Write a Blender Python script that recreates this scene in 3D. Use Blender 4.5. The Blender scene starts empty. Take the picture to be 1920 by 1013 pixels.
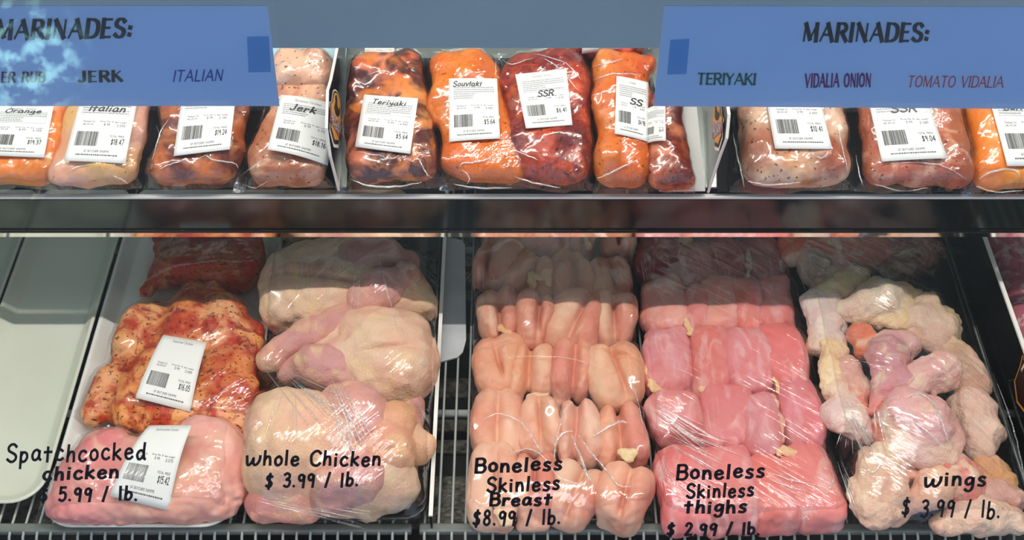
import bpy, math, random
import numpy as np
from mathutils import Vector, Matrix

# ------------------------------------------------------------------ camera
SC = bpy.context.scene
COL = SC.collection
FPX = 2300.0
PITCH = math.radians(48)
CAM = np.array([0.0, -0.963, 1.61])
cam = bpy.data.cameras.new('camera')
cam.sensor_width = 36.0
cam.lens = FPX / 1920 * 36.0
cam.clip_start = 0.02
cam.clip_end = 60
camo = bpy.data.objects.new('camera', cam)
COL.objects.link(camo)
camo.location = CAM
camo.rotation_euler = (math.radians(90) - PITCH, 0, 0)
SC.camera = camo
vs = SC.view_settings
vs.view_transform = 'Standard'
vs.look = 'None'
vs.exposure = 0.0
vs.gamma = 1.0
vs.use_curve_mapping = False


def lin(c):
    """sRGB 0..255 -> linear"""
    r = []
    for x in c[:3]:
        x /= 255.0
        r.append(x / 12.92 if x <= 0.04045 else ((x + 0.055) / 1.055) ** 2.4)
    return tuple(r)


def lin4(c):
    return lin(c) + (1.0,)


# ------------------------------------------------------------------ world: the shop in front of the case
W = bpy.data.worlds.new('world')
SC.world = W
W.use_nodes = True
wt = W.node_tree
wt.nodes.clear()
w_out = wt.nodes.new('ShaderNodeOutputWorld')
w_bg = wt.nodes.new('ShaderNodeBackground')
w_tc = wt.nodes.new('ShaderNodeTexCoord')
w_sep = wt.nodes.new('ShaderNodeSeparateXYZ')
w_map = wt.nodes.new('ShaderNodeMapRange')
w_map.inputs['From Min'].default_value = 0.25
w_map.inputs['From Max'].default_value = -0.95
w_ramp = wt.nodes.new('ShaderNodeValToRGB')
e = w_ramp.color_ramp.elements
e[0].position = 0.0
e[0].color = (0.07, 0.075, 0.07, 1)
e[1].position = 1.0
e[1].color = (0.36, 0.46, 0.62, 1)
m = w_ramp.color_ramp.elements.new(0.46)
m.color = (0.04, 0.042, 0.045, 1)
m = w_ramp.color_ramp.elements.new(0.58)
m.color = (0.10, 0.12, 0.13, 1)
m = w_ramp.color_ramp.elements.new(0.71)
m.color = (0.16, 0.20, 0.25, 1)
w_noi = wt.nodes.new('ShaderNodeTexNoise')
w_noi.inputs['Scale'].default_value = 5.0
w_noi.inputs['Detail'].default_value = 5.0
w_nr = wt.nodes.new('ShaderNodeMapRange')
w_nr.inputs['From Min'].default_value = 0.4
w_nr.inputs['From Max'].default_value = 0.68
w_nr.inputs['To Min'].default_value = 0.75
w_nr.inputs['To Max'].default_value = 1.9
w_mul = wt.nodes.new('ShaderNodeMix')
w_mul.data_type = 'RGBA'
w_mul.blend_type = 'MULTIPLY'
w_mul.inputs[0].default_value = 1.0
wt.links.new(w_tc.outputs['Generated'], w_sep.inputs[0])
wt.links.new(w_sep.outputs['Y'], w_map.inputs['Value'])
wt.links.new(w_map.outputs[0], w_ramp.inputs[0])
wt.links.new(w_tc.outputs['Generated'], w_noi.inputs['Vector'])
wt.links.new(w_noi.outputs['Fac'], w_nr.inputs['Value'])
wt.links.new(w_ramp.outputs[0], w_mul.inputs[6])
wt.links.new(w_nr.outputs[0], w_mul.inputs[7])
# a bright, leafy window somewhere behind the customer
w_nm = wt.nodes.new('ShaderNodeVectorMath')
w_nm.operation = 'NORMALIZE'
w_dot = wt.nodes.new('ShaderNodeVectorMath')
w_dot.operation = 'DOT_PRODUCT'
_wd = Vector((-0.40, -0.594, -0.823)).normalized()
w_dot.inputs[1].default_value = _wd
w_sm = wt.nodes.new('ShaderNodeMapRange')
w_sm.interpolation_type = 'SMOOTHSTEP'
w_sm.inputs['From Min'].default_value = 0.9985
w_sm.inputs['From Max'].default_value = 0.9999
w_n2 = wt.nodes.new('ShaderNodeTexNoise')
w_n2.inputs['Scale'].default_value = 75.0
w_n2.inputs['Detail'].default_value = 3.0
w_r2 = wt.nodes.new('ShaderNodeValToRGB')
w_r2.color_ramp.elements[0].position = 0.5
w_r2.color_ramp.elements[0].color = (0, 0, 0, 1)
w_r2.color_ramp.elements[1].position = 0.68
w_r2.color_ramp.elements[1].color = (4, 8.5, 8, 1)
w_m2 = wt.nodes.new('ShaderNodeMix')
w_m2.data_type = 'RGBA'
w_m2.blend_type = 'ADD'
wt.links.new(w_tc.outputs['Generated'], w_nm.inputs[0])
wt.links.new(w_nm.outputs[0], w_dot.inputs[0])
wt.links.new(w_dot.outputs['Value'], w_sm.inputs['Value'])
wt.links.new(w_tc.outputs['Generated'], w_n2.inputs['Vector'])
wt.links.new(w_n2.outputs['Fac'], w_r2.inputs[0])
wt.links.new(w_sm.outputs[0], w_m2.inputs[0])
wt.links.new(w_mul.outputs[2], w_m2.inputs[6])
wt.links.new(w_r2.outputs[0], w_m2.inputs[7])
wt.links.new(w_m2.outputs[2], w_bg.inputs['Color'])
w_bg.inputs['Strength'].default_value = 1.3
wt.links.new(w_bg.outputs[0], w_out.inputs[0])


# ------------------------------------------------------------------ the lamps under the canopy
def area(name, loc, sx, sy, power, col, rot=(0, 0, 0), spread=180):
    l = bpy.data.lights.new(name, 'AREA')
    l.shape = 'RECTANGLE'
    l.size = sx
    l.size_y = sy
    l.energy = power
    l.color = col
    l.spread = math.radians(spread)
    o = bpy.data.objects.new(name, l)
    COL.objects.link(o)
    o.location = loc
    o.rotation_euler = rot
    return o


area('canopy_strip_lamp', (0, 0.22, 1.38), 2.5, 0.016, 20.5, (1.0, 0.94, 0.86), (math.radians(3), 0, 0))
area('shop_ceiling_lamp', (0.2, -0.5, 2.9), 1.6, 0.7, 24.0, (0.86, 0.93, 1.0), (math.radians(-12), 0, 0))

# ------------------------------------------------------------------ geometry helpers
_F = np.array([0, math.cos(PITCH), -math.sin(PITCH)])
_U = np.array([0, math.sin(PITCH), math.cos(PITCH)])


def ray(u, v):
    return _F + np.array([1.0, 0, 0]) * (u - 960) / FPX + _U * (506.5 - v) / FPX


class Plane:
    """A real surface of the display case; on(u, v, h) finds the point of it seen in that direction."""

    def __init__(s, o, tilt):
        s.o = np.array(o, float)
        s.t = tilt
        s.ex = np.array([1.0, 0, 0])
        s.ey = np.array([0, math.cos(tilt), math.sin(tilt)])
        s.ez = np.array([0, -math.sin(tilt), math.cos(tilt)])

    def world(s, u, v, h=0.0):
        d = ray(u, v)
        t = np.dot(s.o + s.ez * h - CAM, s.ez) / np.dot(d, s.ez)
        return CAM + d * t

    def local(s, u, v, h=0.0, org=None):
        p = s.world(u, v, h) - (s.o if org is None else org)
        return np.array([p @ s.ex, p @ s.ey, p @ s.ez])


DECK = Plane((0, 0, 0), 0.0)
RACK_T = math.radians(25)
RACK = Plane((0, 0.345, 0.338), RACK_T)
GT = math.radians(8)
GLASS = Plane((0, -0.09, 0), math.radians(98))   # leans out towards the customer at the top


def onx(u, v, X):
    d = ray(u, v)
    return CAM + d * (X / d[0])


def depth(u, v, h=0.03):
    p = DECK.world(u, v, h)
    return (p - CAM) @ _F


def mesh(name, V, F, mats=None, parent=None, loc=(0, 0, 0), tint=None, smooth=True, rot=None):
    me = bpy.data.meshes.new(name)
    V = np.asarray(V, float)
    me.from_pydata(V.tolist(), [], F if isinstance(F, list) else F.tolist())
    if smooth:
        me.polygons.foreach_set('use_smooth', [True] * len(me.polygons))
    if tint is not None:
        a = me.color_attributes.new('tint', 'FLOAT_COLOR', 'POINT')
        t = np.ones((len(V), 4))
        t[:, :3] = tint
        a.data.foreach_set('color', t.ravel())
    me.update()
    if mats:
        for mm in (mats if isinstance(mats, (list, tuple)) else [mats]):
            me.materials.append(mm)
    o = bpy.data.objects.new(name, me)
    COL.objects.link(o)
    o.location = loc
    if rot is not None:
        o.rotation_euler = rot
    if parent is not None:
        o.parent = parent
    return o


def empty(name, loc, rot=(0, 0, 0)):
    o = bpy.data.objects.new(name, None)
    o.empty_display_size = 0.02
    COL.objects.link(o)
    o.location = loc
    o.rotation_euler = rot
    return o


def tag(o, label, cat, group=None, kind=None):
    if label:
        o['label'] = label
    if cat:
        o['category'] = cat
    if group:
        o['group'] = group
    if kind:
        o['kind'] = kind
    return o


class MB:
    """collects boxes, bars and prisms into one mesh"""

    def __init__(s):
        s.V = []
        s.F = []

    def add(s, V, F):
        b = len(s.V)
        s.V += [tuple(map(float, v)) for v in V]
        s.F += [tuple(b + i for i in f) for f in F]
        return s

    def box(s, x0, x1, y0, y1, z0, z1):
        return s.add([(x0, y0, z0), (x1, y0, z0), (x1, y1, z0), (x0, y1, z0), (x0, y0, z1), (x1, y0, z1), (x1, y1, z1), (x0, y1, z1)],
                     [(0, 3, 2, 1), (4, 5, 6, 7), (0, 1, 5, 4), (1, 2, 6, 5), (2, 3, 7, 6), (3, 0, 4, 7)])

    def bar(s, pts, r, n=8):
        """round bar along a polyline"""
        pts = [np.array(p, float) for p in pts]
        rings = []
        for i, p in enumerate(pts):
            t = pts[min(i + 1, len(pts) - 1)] - pts[max(i - 1, 0)]
            t /= np.linalg.norm(t)
            a = np.array([1.0, 0, 0]) if abs(t[0]) < 0.9 else np.array([0, 0, 1.0])
            b = np.cross(t, a)
            b /= np.linalg.norm(b)
            a = np.cross(b, t)
            rings.append([p + r * (math.cos(2 * math.pi * k / n) * a + math.sin(2 * math.pi * k / n) * b) for k in range(n)])
        V = [v for rr in rings for v in rr]
        F = []
        for i in range(len(rings) - 1):
            for k in range(n):
                F.append((i * n + k, i * n + (k + 1) % n, (i + 1) * n + (k + 1) % n, (i + 1) * n + k))
        F.append(tuple(range(n))[::-1])
        F.append(tuple((len(rings) - 1) * n + k for k in range(n)))
        return s.add(V, F)

    def slab(s, pts, d):
        """polygon pts extruded by the vector d"""
        n = len(pts)
        pts = [np.array(p, float) for p in pts]
        d = np.array(d, float)
        V = pts + [p + d for p in pts]
        F = [tuple(range(n))[::-1], tuple(range(n, 2 * n))]
        for i in range(n):
            F.append((i, (i + 1) % n, n + (i + 1) % n, n + i))
        return s.add(V, F)

    def build(s, name, mat, parent=None, loc=(0, 0, 0), smooth=False, bevel=0.0):
        o = mesh(name, s.V, s.F, mat, parent, loc, smooth=smooth)
        if bevel:
            b = o.modifiers.new('bevel', 'BEVEL')
            b.width = bevel
            b.segments = 2
            b.limit_method = 'ANGLE'
        return o


# ------------------------------------------------------------------ value noise and implicit surfaces
_LAT = np.random.RandomState(7).rand(32, 32, 32)


def vn(P, sc, seed=0):
    q = P * sc + seed * 7.31
    i = np.floor(q).astype(int)
    f = q - i
    f = f * f * (3 - 2 * f)
    i0 = i % 32
    i1 = (i + 1) % 32
    x0, y0, z0 = i0[..., 0], i0[..., 1], i0[..., 2]
    x1, y1, z1 = i1[..., 0], i1[..., 1], i1[..., 2]
    fx, fy, fz = f[..., 0], f[..., 1], f[..., 2]
    a = _LAT[x0, y0, z0] * (1 - fx) + _LAT[x1, y0, z0] * fx
    b = _LAT[x0, y1, z0] * (1 - fx) + _LAT[x1, y1, z0] * fx
    c = _LAT[x0, y0, z1] * (1 - fx) + _LAT[x1, y0, z1] * fx
    d = _LAT[x0, y1, z1] * (1 - fx) + _LAT[x1, y1, z1] * fx
    return (a * (1 - fy) + b * fy) * (1 - fz) + (c * (1 - fy) + d * fy) * fz


def rotm(ax, ay, az):
    return np.array((Matrix.Rotation(az, 3, 'Z') @ Matrix.Rotation(ay, 3, 'Y') @ Matrix.Rotation(ax, 3, 'X')))


def cap(a, b, ra, rb, col=None, sz=1.0):
    a, b = np.array(a, float), np.array(b, float)
    return dict(t='cap', a=a, b=b, ra=ra, rb=rb, col=col, sz=sz)


def ell(c, r, rot=(0, 0, 0), col=None, p=2.0):
    return dict(t='ell', c=np.array(c, float), r=np.array(r, float), R=rotm(*rot), col=col, p=p)


def bil(q, s, t):
    """q = bl, br, tr, tl"""
    s = np.asarray(s)[..., None]
    t = np.asarray(t)[..., None]
    return (q[0] * (1 - s) + q[1] * s) * (1 - t) + (q[3] * (1 - s) + q[2] * s) * t


def inv_bil(q, P, it=12):
    s = np.full(len(P), 0.5)
    t = np.full(len(P), 0.5)
    for _ in range(it):
        R = bil(q, s, t) - P
        ds = (q[1] - q[0])[None] * (1 - t)[:, None] + (q[2] - q[3])[None] * t[:, None]
        dt = (q[3] - q[0])[None] * (1 - s)[:, None] + (q[2] - q[1])[None] * s[:, None]
        det = ds[:, 0] * dt[:, 1] - ds[:, 1] * dt[:, 0]
        det = np.where(np.abs(det) < 1e-9, 1e-9, det)
        s = np.clip(s - (R[:, 0] * dt[:, 1] - R[:, 1] * dt[:, 0]) / det, -2, 3)
        t = np.clip(t - (ds[:, 0] * R[:, 1] - ds[:, 1] * R[:, 0]) / det, -2, 3)
    return s, t


def prim_d(q, P):
    if q['t'] == 'cap':
        a, b = q['a'], q['b']
        ba = b - a
        pa = P - a
        h = np.clip((pa @ ba) / (ba @ ba), 0, 1)
        d = pa - h[..., None] * ba
        d[..., 2] /= q['sz']
        r = q['ra'] + (q['rb'] - q['ra']) * h
        return np.sqrt((d * d).sum(-1)) - r
    if q['t'] == 'pillow':       # rounded bag shape over a four-sided outline
        sh = P.shape[:-1]
        s, t = inv_bil(q['q'], P[..., :2].reshape(-1, 2), 6)
        r = q['r']
        dx = (np.abs(s.reshape(sh) - .5) - .5) * q['w'] + r
        dy = (np.abs(t.reshape(sh) - .5) - .5) * q['l'] + r
        dz = np.abs(P[..., 2] - q['h'] / 2) - q['h'] / 2 + r * 0.8
        o = np.sqrt(np.maximum(dx, 0) ** 2 + np.maximum(dy, 0) ** 2 + (np.maximum(dz, 0) * 1.25) ** 2)
        return o + np.minimum(np.maximum(np.maximum(dx, dy), dz), 0) - r
    d = np.abs((P - q['c']) @ q['R']) / q['r']
    p = q['p']
    f = (d ** p).sum(-1) ** (1 / p)
    return (f - 1) * q['r'].min() * (1.0 if p > 2.2 else 1.15)


def prim_bb(q):
    if q['t'] == 'cap':
        r = max(q['ra'], q['rb']) * max(1, q['sz'])
        return np.minimum(q['a'], q['b']) - r, np.maximum(q['a'], q['b']) + r
    if q['t'] == 'pillow':
        return np.append(np.min(q['q'], 0), 0.0), np.append(np.max(q['q'], 0), q['h'])
    e = np.abs(q['R']) @ q['r']
    return q['c'] - e, q['c'] + e


def surfnets(D, o, h):
    S = D < 0
    n = np.array(D.shape)
    c = np.zeros(n - 1, int)
    offs = [(i, j, k) for i in (0, 1) for j in (0, 1) for k in (0, 1)]
    for a in offs:
        c += S[a[0]:n[0] - 1 + a[0], a[1]:n[1] - 1 + a[1], a[2]:n[2] - 1 + a[2]]
    act = (c > 0) & (c < 8)
    ids = -np.ones(n - 1, int)
    ai = np.argwhere(act)
    ids[act] = np.arange(len(ai))
    acc = np.zeros((len(ai), 3))
    cnt = np.zeros(len(ai))
    for a in offs:
        for ax in range(3):
            if a[ax] == 0:
                b = list(a)
                b[ax] = 1
                A = ai + np.array(a)
                B = ai + np.array(b)
                da = D[A[:, 0], A[:, 1], A[:, 2]]
                db = D[B[:, 0], B[:, 1], B[:, 2]]
                m = (da < 0) != (db < 0)
                t = da[m] / (da[m] - db[m])
                pt = np.repeat(np.array([a], float), m.sum(), 0)
                pt[:, ax] += t
                acc[m] += pt
                cnt[m] += 1
    V = o + h * (ai + acc / cnt[:, None])
    Fs = []
    for ax in range(3):
        b, g = (ax + 1) % 3, (ax + 2) % 3
        sl0 = [slice(None)] * 3
        sl1 = [slice(None)] * 3
        sl0[ax] = slice(0, n[ax] - 1)
        sl1[ax] = slice(1, n[ax])
        s0, s1 = S[tuple(sl0)], S[tuple(sl1)]
        e = np.argwhere(s0 != s1)
        e = e[(e[:, b] > 0) & (e[:, g] > 0) & (e[:, b] < n[b] - 1) & (e[:, g] < n[g] - 1)]
        if not len(e):
            continue
        fl = s0[e[:, 0], e[:, 1], e[:, 2]]
        db = np.zeros(3, int)
        db[b] = 1
        dg = np.zeros(3, int)
        dg[g] = 1
        q = []
        for w in (e - db - dg, e - dg, e, e - db):
            q.append(ids[w[:, 0], w[:, 1], w[:, 2]])
        q = np.stack(q, 1)
        q[~fl] = q[~fl][:, ::-1]
        Fs.append(q)
    F = np.concatenate(Fs)
    return V, F[(F >= 0).all(1)]


def blob(prims, res=0.0025, k=0.004, noise=(0.0025, 28.0), cuts=(), kc=0.002, floor=0.0, seed=0, base=(0.7, 0.5, 0.4), ct=0.004, fine=None):
    """smooth union of prims -> (verts, faces, tint)"""
    lo = np.min([prim_bb(q)[0] for q in prims], 0) - 0.006
    hi = np.max([prim_bb(q)[1] for q in prims], 0) + 0.006
    if floor is not None:
        lo[2] = max(lo[2], floor - 2 * res)
    n = np.ceil((hi - lo) / res).astype(int) + 1
    G = np.stack(np.meshgrid(*[lo[i] + res * np.arange(n[i]) for i in range(3)], indexing='ij'), -1)
    acc = np.zeros(n)
    for q in prims:
        acc += np.exp(-np.clip(prim_d(q, G), -0.2, 0.2) / k)
    D = -k * np.log(acc + 1e-30)
    if noise:
        D += noise[0] * (vn(G, noise[1], seed) - 0.5) * 2
    if fine:
        D += fine[0] * (vn(G, fine[1], seed + 3) - 0.5) * 2
    for q in cuts:
        dc = -prim_d(q, G)
        D = kc * np.log(np.exp(np.clip(D / kc, -80, 80)) + np.exp(np.clip(dc / kc, -80, 80)))
    if floor is not None:
        D = np.maximum(D, floor - G[..., 2])
    D[0], D[-1], D[:, 0], D[:, -1], D[:, :, 0], D[:, :, -1] = [np.maximum(x, 1e-4) for x in (D[0], D[-1], D[:, 0], D[:, -1], D[:, :, 0], D[:, :, -1])]
    V, F = surfnets(D, lo, res)
    w = np.zeros((len(V), 3))
    ws = np.zeros(len(V))
    jit = 0.0035 * (vn(V, 60.0, seed + 1) - 0.5) * 2
    for i, q in enumerate(prims):
        e = np.exp(-np.clip(prim_d(q, V) + jit * (1 if i % 2 else -1), -0.05, 0.05) / ct)
        w += e[:, None] * np.array(base if q['col'] is None else q['col'])
        ws += e
    return V, F, w / ws[:, None]


def membrane(obs, fixed, h0, iters=260):
    """taut sheet over obstacles"""
    h = np.maximum(obs, h0)
    for _ in range(iters):
        p = np.pad(h, 1, mode='edge')
        h2 = 0.25 * (p[:-2, 1:-1] + p[2:, 1:-1] + p[1:-1, :-2] + p[1:-1, 2:])
        h = np.maximum(obs, h2)
        h[fixed] = h0[fixed]
    return h


def grid_faces(ny, nx):
    j, i = np.meshgrid(np.arange(ny - 1), np.arange(nx - 1), indexing='ij')
    a = (j * nx + i).ravel()
    return np.stack([a, a + 1, a + nx + 1, a + nx], 1)


def rrect(x0, x1, y0, y1, r, n=8):
    P = []
    for cx, cy, a0 in ((x1 - r, y1 - r, 0), (x0 + r, y1 - r, 90), (x0 + r, y0 + r, 180), (x1 - r, y0 + r, 270)):
        for k in range(n + 1):
            a = math.radians(a0 + 90 * k / n)
            P.append((cx + r * math.cos(a), cy + r * math.sin(a)))
    return P
# ------------------------------------------------------------------ materials
def newmat(name):
    m = bpy.data.materials.new(name)
    m.use_nodes = True
    t = m.node_tree
    return m, t, t.nodes['Principled BSDF']


def N(t, kind, **kw):
    n = t.nodes.new(kind)
    for k, v in kw.items():
        setattr(n, k, v)
    return n


def simple(name, col, rough=0.5, metal=0.0, coat=0.0, spec=0.5, bump=None, var=None):
    m, t, b = newmat(name)
    b.inputs['Base Color'].default_value = lin4(col)
    b.inputs['Roughness'].default_value = rough
    b.inputs['Metallic'].default_value = metal
    b.inputs['Coat Weight'].default_value = coat
    b.inputs['Specular IOR Level'].default_value = spec
    tc = N(t, 'ShaderNodeTexCoord')
    if bump:
        n = N(t, 'ShaderNodeTexNoise')
        n.inputs['Scale'].default_value = bump[0]
        n.inputs['Detail'].default_value = 4
        bp = N(t, 'ShaderNodeBump')
        bp.inputs['Strength'].default_value = bump[1]
        bp.inputs['Distance'].default_value = 0.002
        t.links.new(tc.outputs['Object'], n.inputs['Vector'])
        t.links.new(n.outputs['Fac'], bp.inputs['Height'])
        t.links.new(bp.outputs[0], b.inputs['Normal'])
    if var:
        n = N(t, 'ShaderNodeTexNoise')
        n.inputs['Scale'].default_value = var[0]
        n.inputs['Detail'].default_value = 6
        r = N(t, 'ShaderNodeMapRange')
        r.inputs['From Min'].default_value = 0.35
        r.inputs['From Max'].default_value = 0.65
        x = N(t, 'ShaderNodeMix', data_type='RGBA')
        x.inputs[6].default_value = lin4(col)
        x.inputs[7].default_value = lin4(var[1])
        t.links.new(tc.outputs['Object'], n.inputs['Vector'])
        t.links.new(n.outputs['Fac'], r.inputs['Value'])
        t.links.new(r.outputs[0], x.inputs[0])
        t.links.new(x.outputs[2], b.inputs['Base Color'])
    return m


def meat_mat(name, alt, alt_amt=0.5, alt_scale=22.0, alt_lo=0.45, alt_hi=0.62, specks=None, rough=0.32, bump=0.25, bscale=160.0, pores=0.0, sss=0.12,
             stretch=(1, 1, 1), alt2=None, coat=0.1, distort=0.6):
    """wet meat: the piece's own tint, mottled with a second pigment and optional pepper specks"""
    m, t, b = newmat(name)
    L = t.links.new
    tc = N(t, 'ShaderNodeTexCoord')
    oi = N(t, 'ShaderNodeObjectInfo')
    mu = N(t, 'ShaderNodeMath', operation='MULTIPLY')
    mu.inputs[1].default_value = 13.7
    va = N(t, 'ShaderNodeVectorMath', operation='ADD')
    mp = N(t, 'ShaderNodeMapping')
    mp.inputs['Scale'].default_value = stretch
    L(oi.outputs['Random'], mu.inputs[0])
    L(tc.outputs['Object'], mp.inputs['Vector'])
    L(mp.outputs[0], va.inputs[0])
    L(mu.outputs[0], va.inputs[1])
    at = N(t, 'ShaderNodeAttribute', attribute_name='tint')
    n1 = N(t, 'ShaderNodeTexNoise')
    n1.inputs['Scale'].default_value = alt_scale
    n1.inputs['Detail'].default_value = 5
    n1.inputs['Distortion'].default_value = distort
    L(va.outputs[0], n1.inputs['Vector'])
    r1 = N(t, 'ShaderNodeMapRange')
    r1.inputs['From Min'].default_value = alt_lo
    r1.inputs['From Max'].default_value = alt_hi
    r1.inputs['To Max'].default_value = alt_amt
    L(n1.outputs['Fac'], r1.inputs['Value'])
    x1 = N(t, 'ShaderNodeMix', data_type='RGBA')
    L(r1.outputs[0], x1.inputs[0])
    L(at.outputs['Color'], x1.inputs[6])
    x1.inputs[7].default_value = lin4(alt)
    col = x1.outputs[2]
    if alt2:
        n4 = N(t, 'ShaderNodeTexNoise')
        n4.inputs['Scale'].default_value = alt2[1]
        n4.inputs['Detail'].default_value = 4
        n4.inputs['Distortion'].default_value = 1.2
        v2 = N(t, 'ShaderNodeVectorMath', operation='ADD')
        v2.inputs[1].default_value = (3.1, 5.7, 1.9)
        L(va.outputs[0], v2.inputs[0])
        L(v2.outputs[0], n4.inputs['Vector'])
        r4 = N(t, 'ShaderNodeMapRange')
        r4.inputs['From Min'].default_value = alt2[2]
        r4.inputs['From Max'].default_value = alt2[3]
        r4.inputs['To Max'].default_value = alt2[4]
        L(n4.outputs['Fac'], r4.inputs['Value'])
        x4 = N(t, 'ShaderNodeMix', data_type='RGBA')
        L(r4.outputs[0], x4.inputs[0])
        L(col, x4.inputs[6])
        x4.inputs[7].default_value = lin4(alt2[0])
        col = x4.outputs[2]
    if specks:
        n2 = N(t, 'ShaderNodeTexNoise')
        n2.inputs['Scale'].default_value = specks[1]
        n2.inputs['Detail'].default_value = 1
        L(va.outputs[0], n2.inputs['Vector'])
        r2 = N(t, 'ShaderNodeMapRange')
        r2.inputs['From Min'].default_value = specks[2]
        r2.inputs['From Max'].default_value = specks[2] + 0.05
        r2.inputs['To Max'].default_value = 0.85
        L(n2.outputs['Fac'], r2.inputs['Value'])
        x2 = N(t, 'ShaderNodeMix', data_type='RGBA')
        L(r2.outputs[0], x2.inputs[0])
        L(col, x2.inputs[6])
        x2.inputs[7].default_value = lin4(specks[0])
        col = x2.outputs[2]
    L(col, b.inputs['Base Color'])
    b.inputs['Roughness'].default_value = rough + 0.14
    b.inputs['Specular IOR Level'].default_value = 0.28
    b.inputs['Coat Weight'].default_value = coat * 0.3
    b.inputs['Coat Roughness'].default_value = 0.12
    b.inputs['Subsurface Weight'].default_value = sss
    b.inputs['Subsurface Radius'].default_value = (1.0, 0.4, 0.25)
    b.inputs['Subsurface Scale'].default_value = 0.006
    n3 = N(t, 'ShaderNodeTexNoise')
    n3.inputs['Scale'].default_value = bscale
    n3.inputs['Detail'].default_value = 3
    L(va.outputs[0], n3.inputs['Vector'])
    h = n3.outputs['Fac']
    if pores:
        vo = N(t, 'ShaderNodeTexVoronoi')
        vo.inputs['Scale'].default_value = 240
        L(va.outputs[0], vo.inputs['Vector'])
        ad = N(t, 'ShaderNodeMath', operation='MULTIPLY_ADD')
        L(vo.outputs['Distance'], ad.inputs[0])
        ad.inputs[1].default_value = -pores
        L(h, ad.inputs[2])
        h = ad.outputs[0]
    bp = N(t, 'ShaderNodeBump')
    bp.inputs['Strength'].default_value = bump
    bp.inputs['Distance'].default_value = 0.003
    L(h, bp.inputs['Height'])
    L(bp.outputs[0], b.inputs['Normal'])
    return m


def film_mat(name, streak=(90, 7, 20), ang=0.0, strength=0.5, gloss=0.06, rough=0.09, tint=(1, 1, 1), haze=0.03, crumple=30.0, cr=0.5):
    """clear packing film: mostly see-through, with a wrinkled shine"""
    m, t, b = newmat(name)
    t.nodes.remove(b)
    L = t.links.new
    out = t.nodes['Material Output']
    tr = N(t, 'ShaderNodeBsdfTransparent')
    tr.inputs[0].default_value = tint + (1,)
    gl = N(t, 'ShaderNodeBsdfGlossy')
    gl.inputs['Color'].default_value = (1, 1, 1, 1)
    gl.inputs['Roughness'].default_value = rough
    di = N(t, 'ShaderNodeBsdfDiffuse')
    di.inputs[0].default_value = (0.8, 0.8, 0.8, 1)
    tc = N(t, 'ShaderNodeTexCoord')
    mp = N(t, 'ShaderNodeMapping')
    mp.inputs['Scale'].default_value = streak
    mr = N(t, 'ShaderNodeMapping')
    mr.inputs['Rotation'].default_value = (0, 0, ang)
    n = N(t, 'ShaderNodeTexNoise')
    n.inputs['Scale'].default_value = 1.0
    n.inputs['Detail'].default_value = 3
    n.inputs['Distortion'].default_value = 0.4
    L(tc.outputs['Object'], mr.inputs['Vector'])
    L(mr.outputs[0], mp.inputs['Vector'])
    L(mp.outputs[0], n.inputs['Vector'])
    n2 = N(t, 'ShaderNodeTexNoise', noise_type='RIDGED_MULTIFRACTAL')
    n2.inputs['Scale'].default_value = crumple
    n2.inputs['Detail'].default_value = 1.5
    n2.inputs['Distortion'].default_value = 0.8
    L(tc.outputs['Object'], n2.inputs['Vector'])
    ad = N(t, 'ShaderNodeMath', operation='MULTIPLY_ADD')
    L(n2.outputs['Fac'], ad.inputs[0])
    ad.inputs[1].default_value = cr
    # streaks come and go over the sheet
    n3 = N(t, 'ShaderNodeTexNoise')
    n3.inputs['Scale'].default_value = 9.0
    L(tc.outputs['Object'], n3.inputs['Vector'])
    r3 = N(t, 'ShaderNodeMapRange')
    r3.inputs['From Min'].default_value = 0.42
    r3.inputs['From Max'].default_value = 0.6
    r3.inputs['To Min'].default_value = 0.08
    L(n3.outputs['Fac'], r3.inputs['Value'])
    m3 = N(t, 'ShaderNodeMath', operation='MULTIPLY')
    L(n.outputs['Fac'], m3.inputs[0])
    L(r3.outputs[0], m3.inputs[1])
    L(m3.outputs[0], ad.inputs[2])
    bp = N(t, 'ShaderNodeBump')
    bp.inputs['Strength'].default_value = strength
    bp.inputs['Distance'].default_value = 0.01
    L(ad.outputs[0], bp.inputs['Height'])
    L(bp.outputs[0], gl.inputs['Normal'])
    fr = N(t, 'ShaderNodeFresnel')
    fr.inputs['IOR'].default_value = 1.4
    L(bp.outputs[0], fr.inputs['Normal'])
    fm = N(t, 'ShaderNodeMath', operation='MULTIPLY_ADD')
    L(fr.outputs[0], fm.inputs[0])
    fm.inputs[1].default_value = 0.7
    fm.inputs[2].default_value = gloss
    cl = N(t, 'ShaderNodeMath', operation='MINIMUM')
    L(fm.outputs[0], cl.inputs[0])
    cl.inputs[1].default_value = 0.45
    m1 = N(t, 'ShaderNodeMixShader')
    m1.inputs[0].default_value = haze
    L(tr.outputs[0], m1.inputs[1])
    L(di.outputs[0], m1.inputs[2])
    m2 = N(t, 'ShaderNodeMixShader')
    L(cl.outputs[0], m2.inputs[0])
    L(m1.outputs[0], m2.inputs[1])
    L(gl.outputs[0], m2.inputs[2])
    L(m2.outputs[0], out.inputs[0])
    return m


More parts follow.
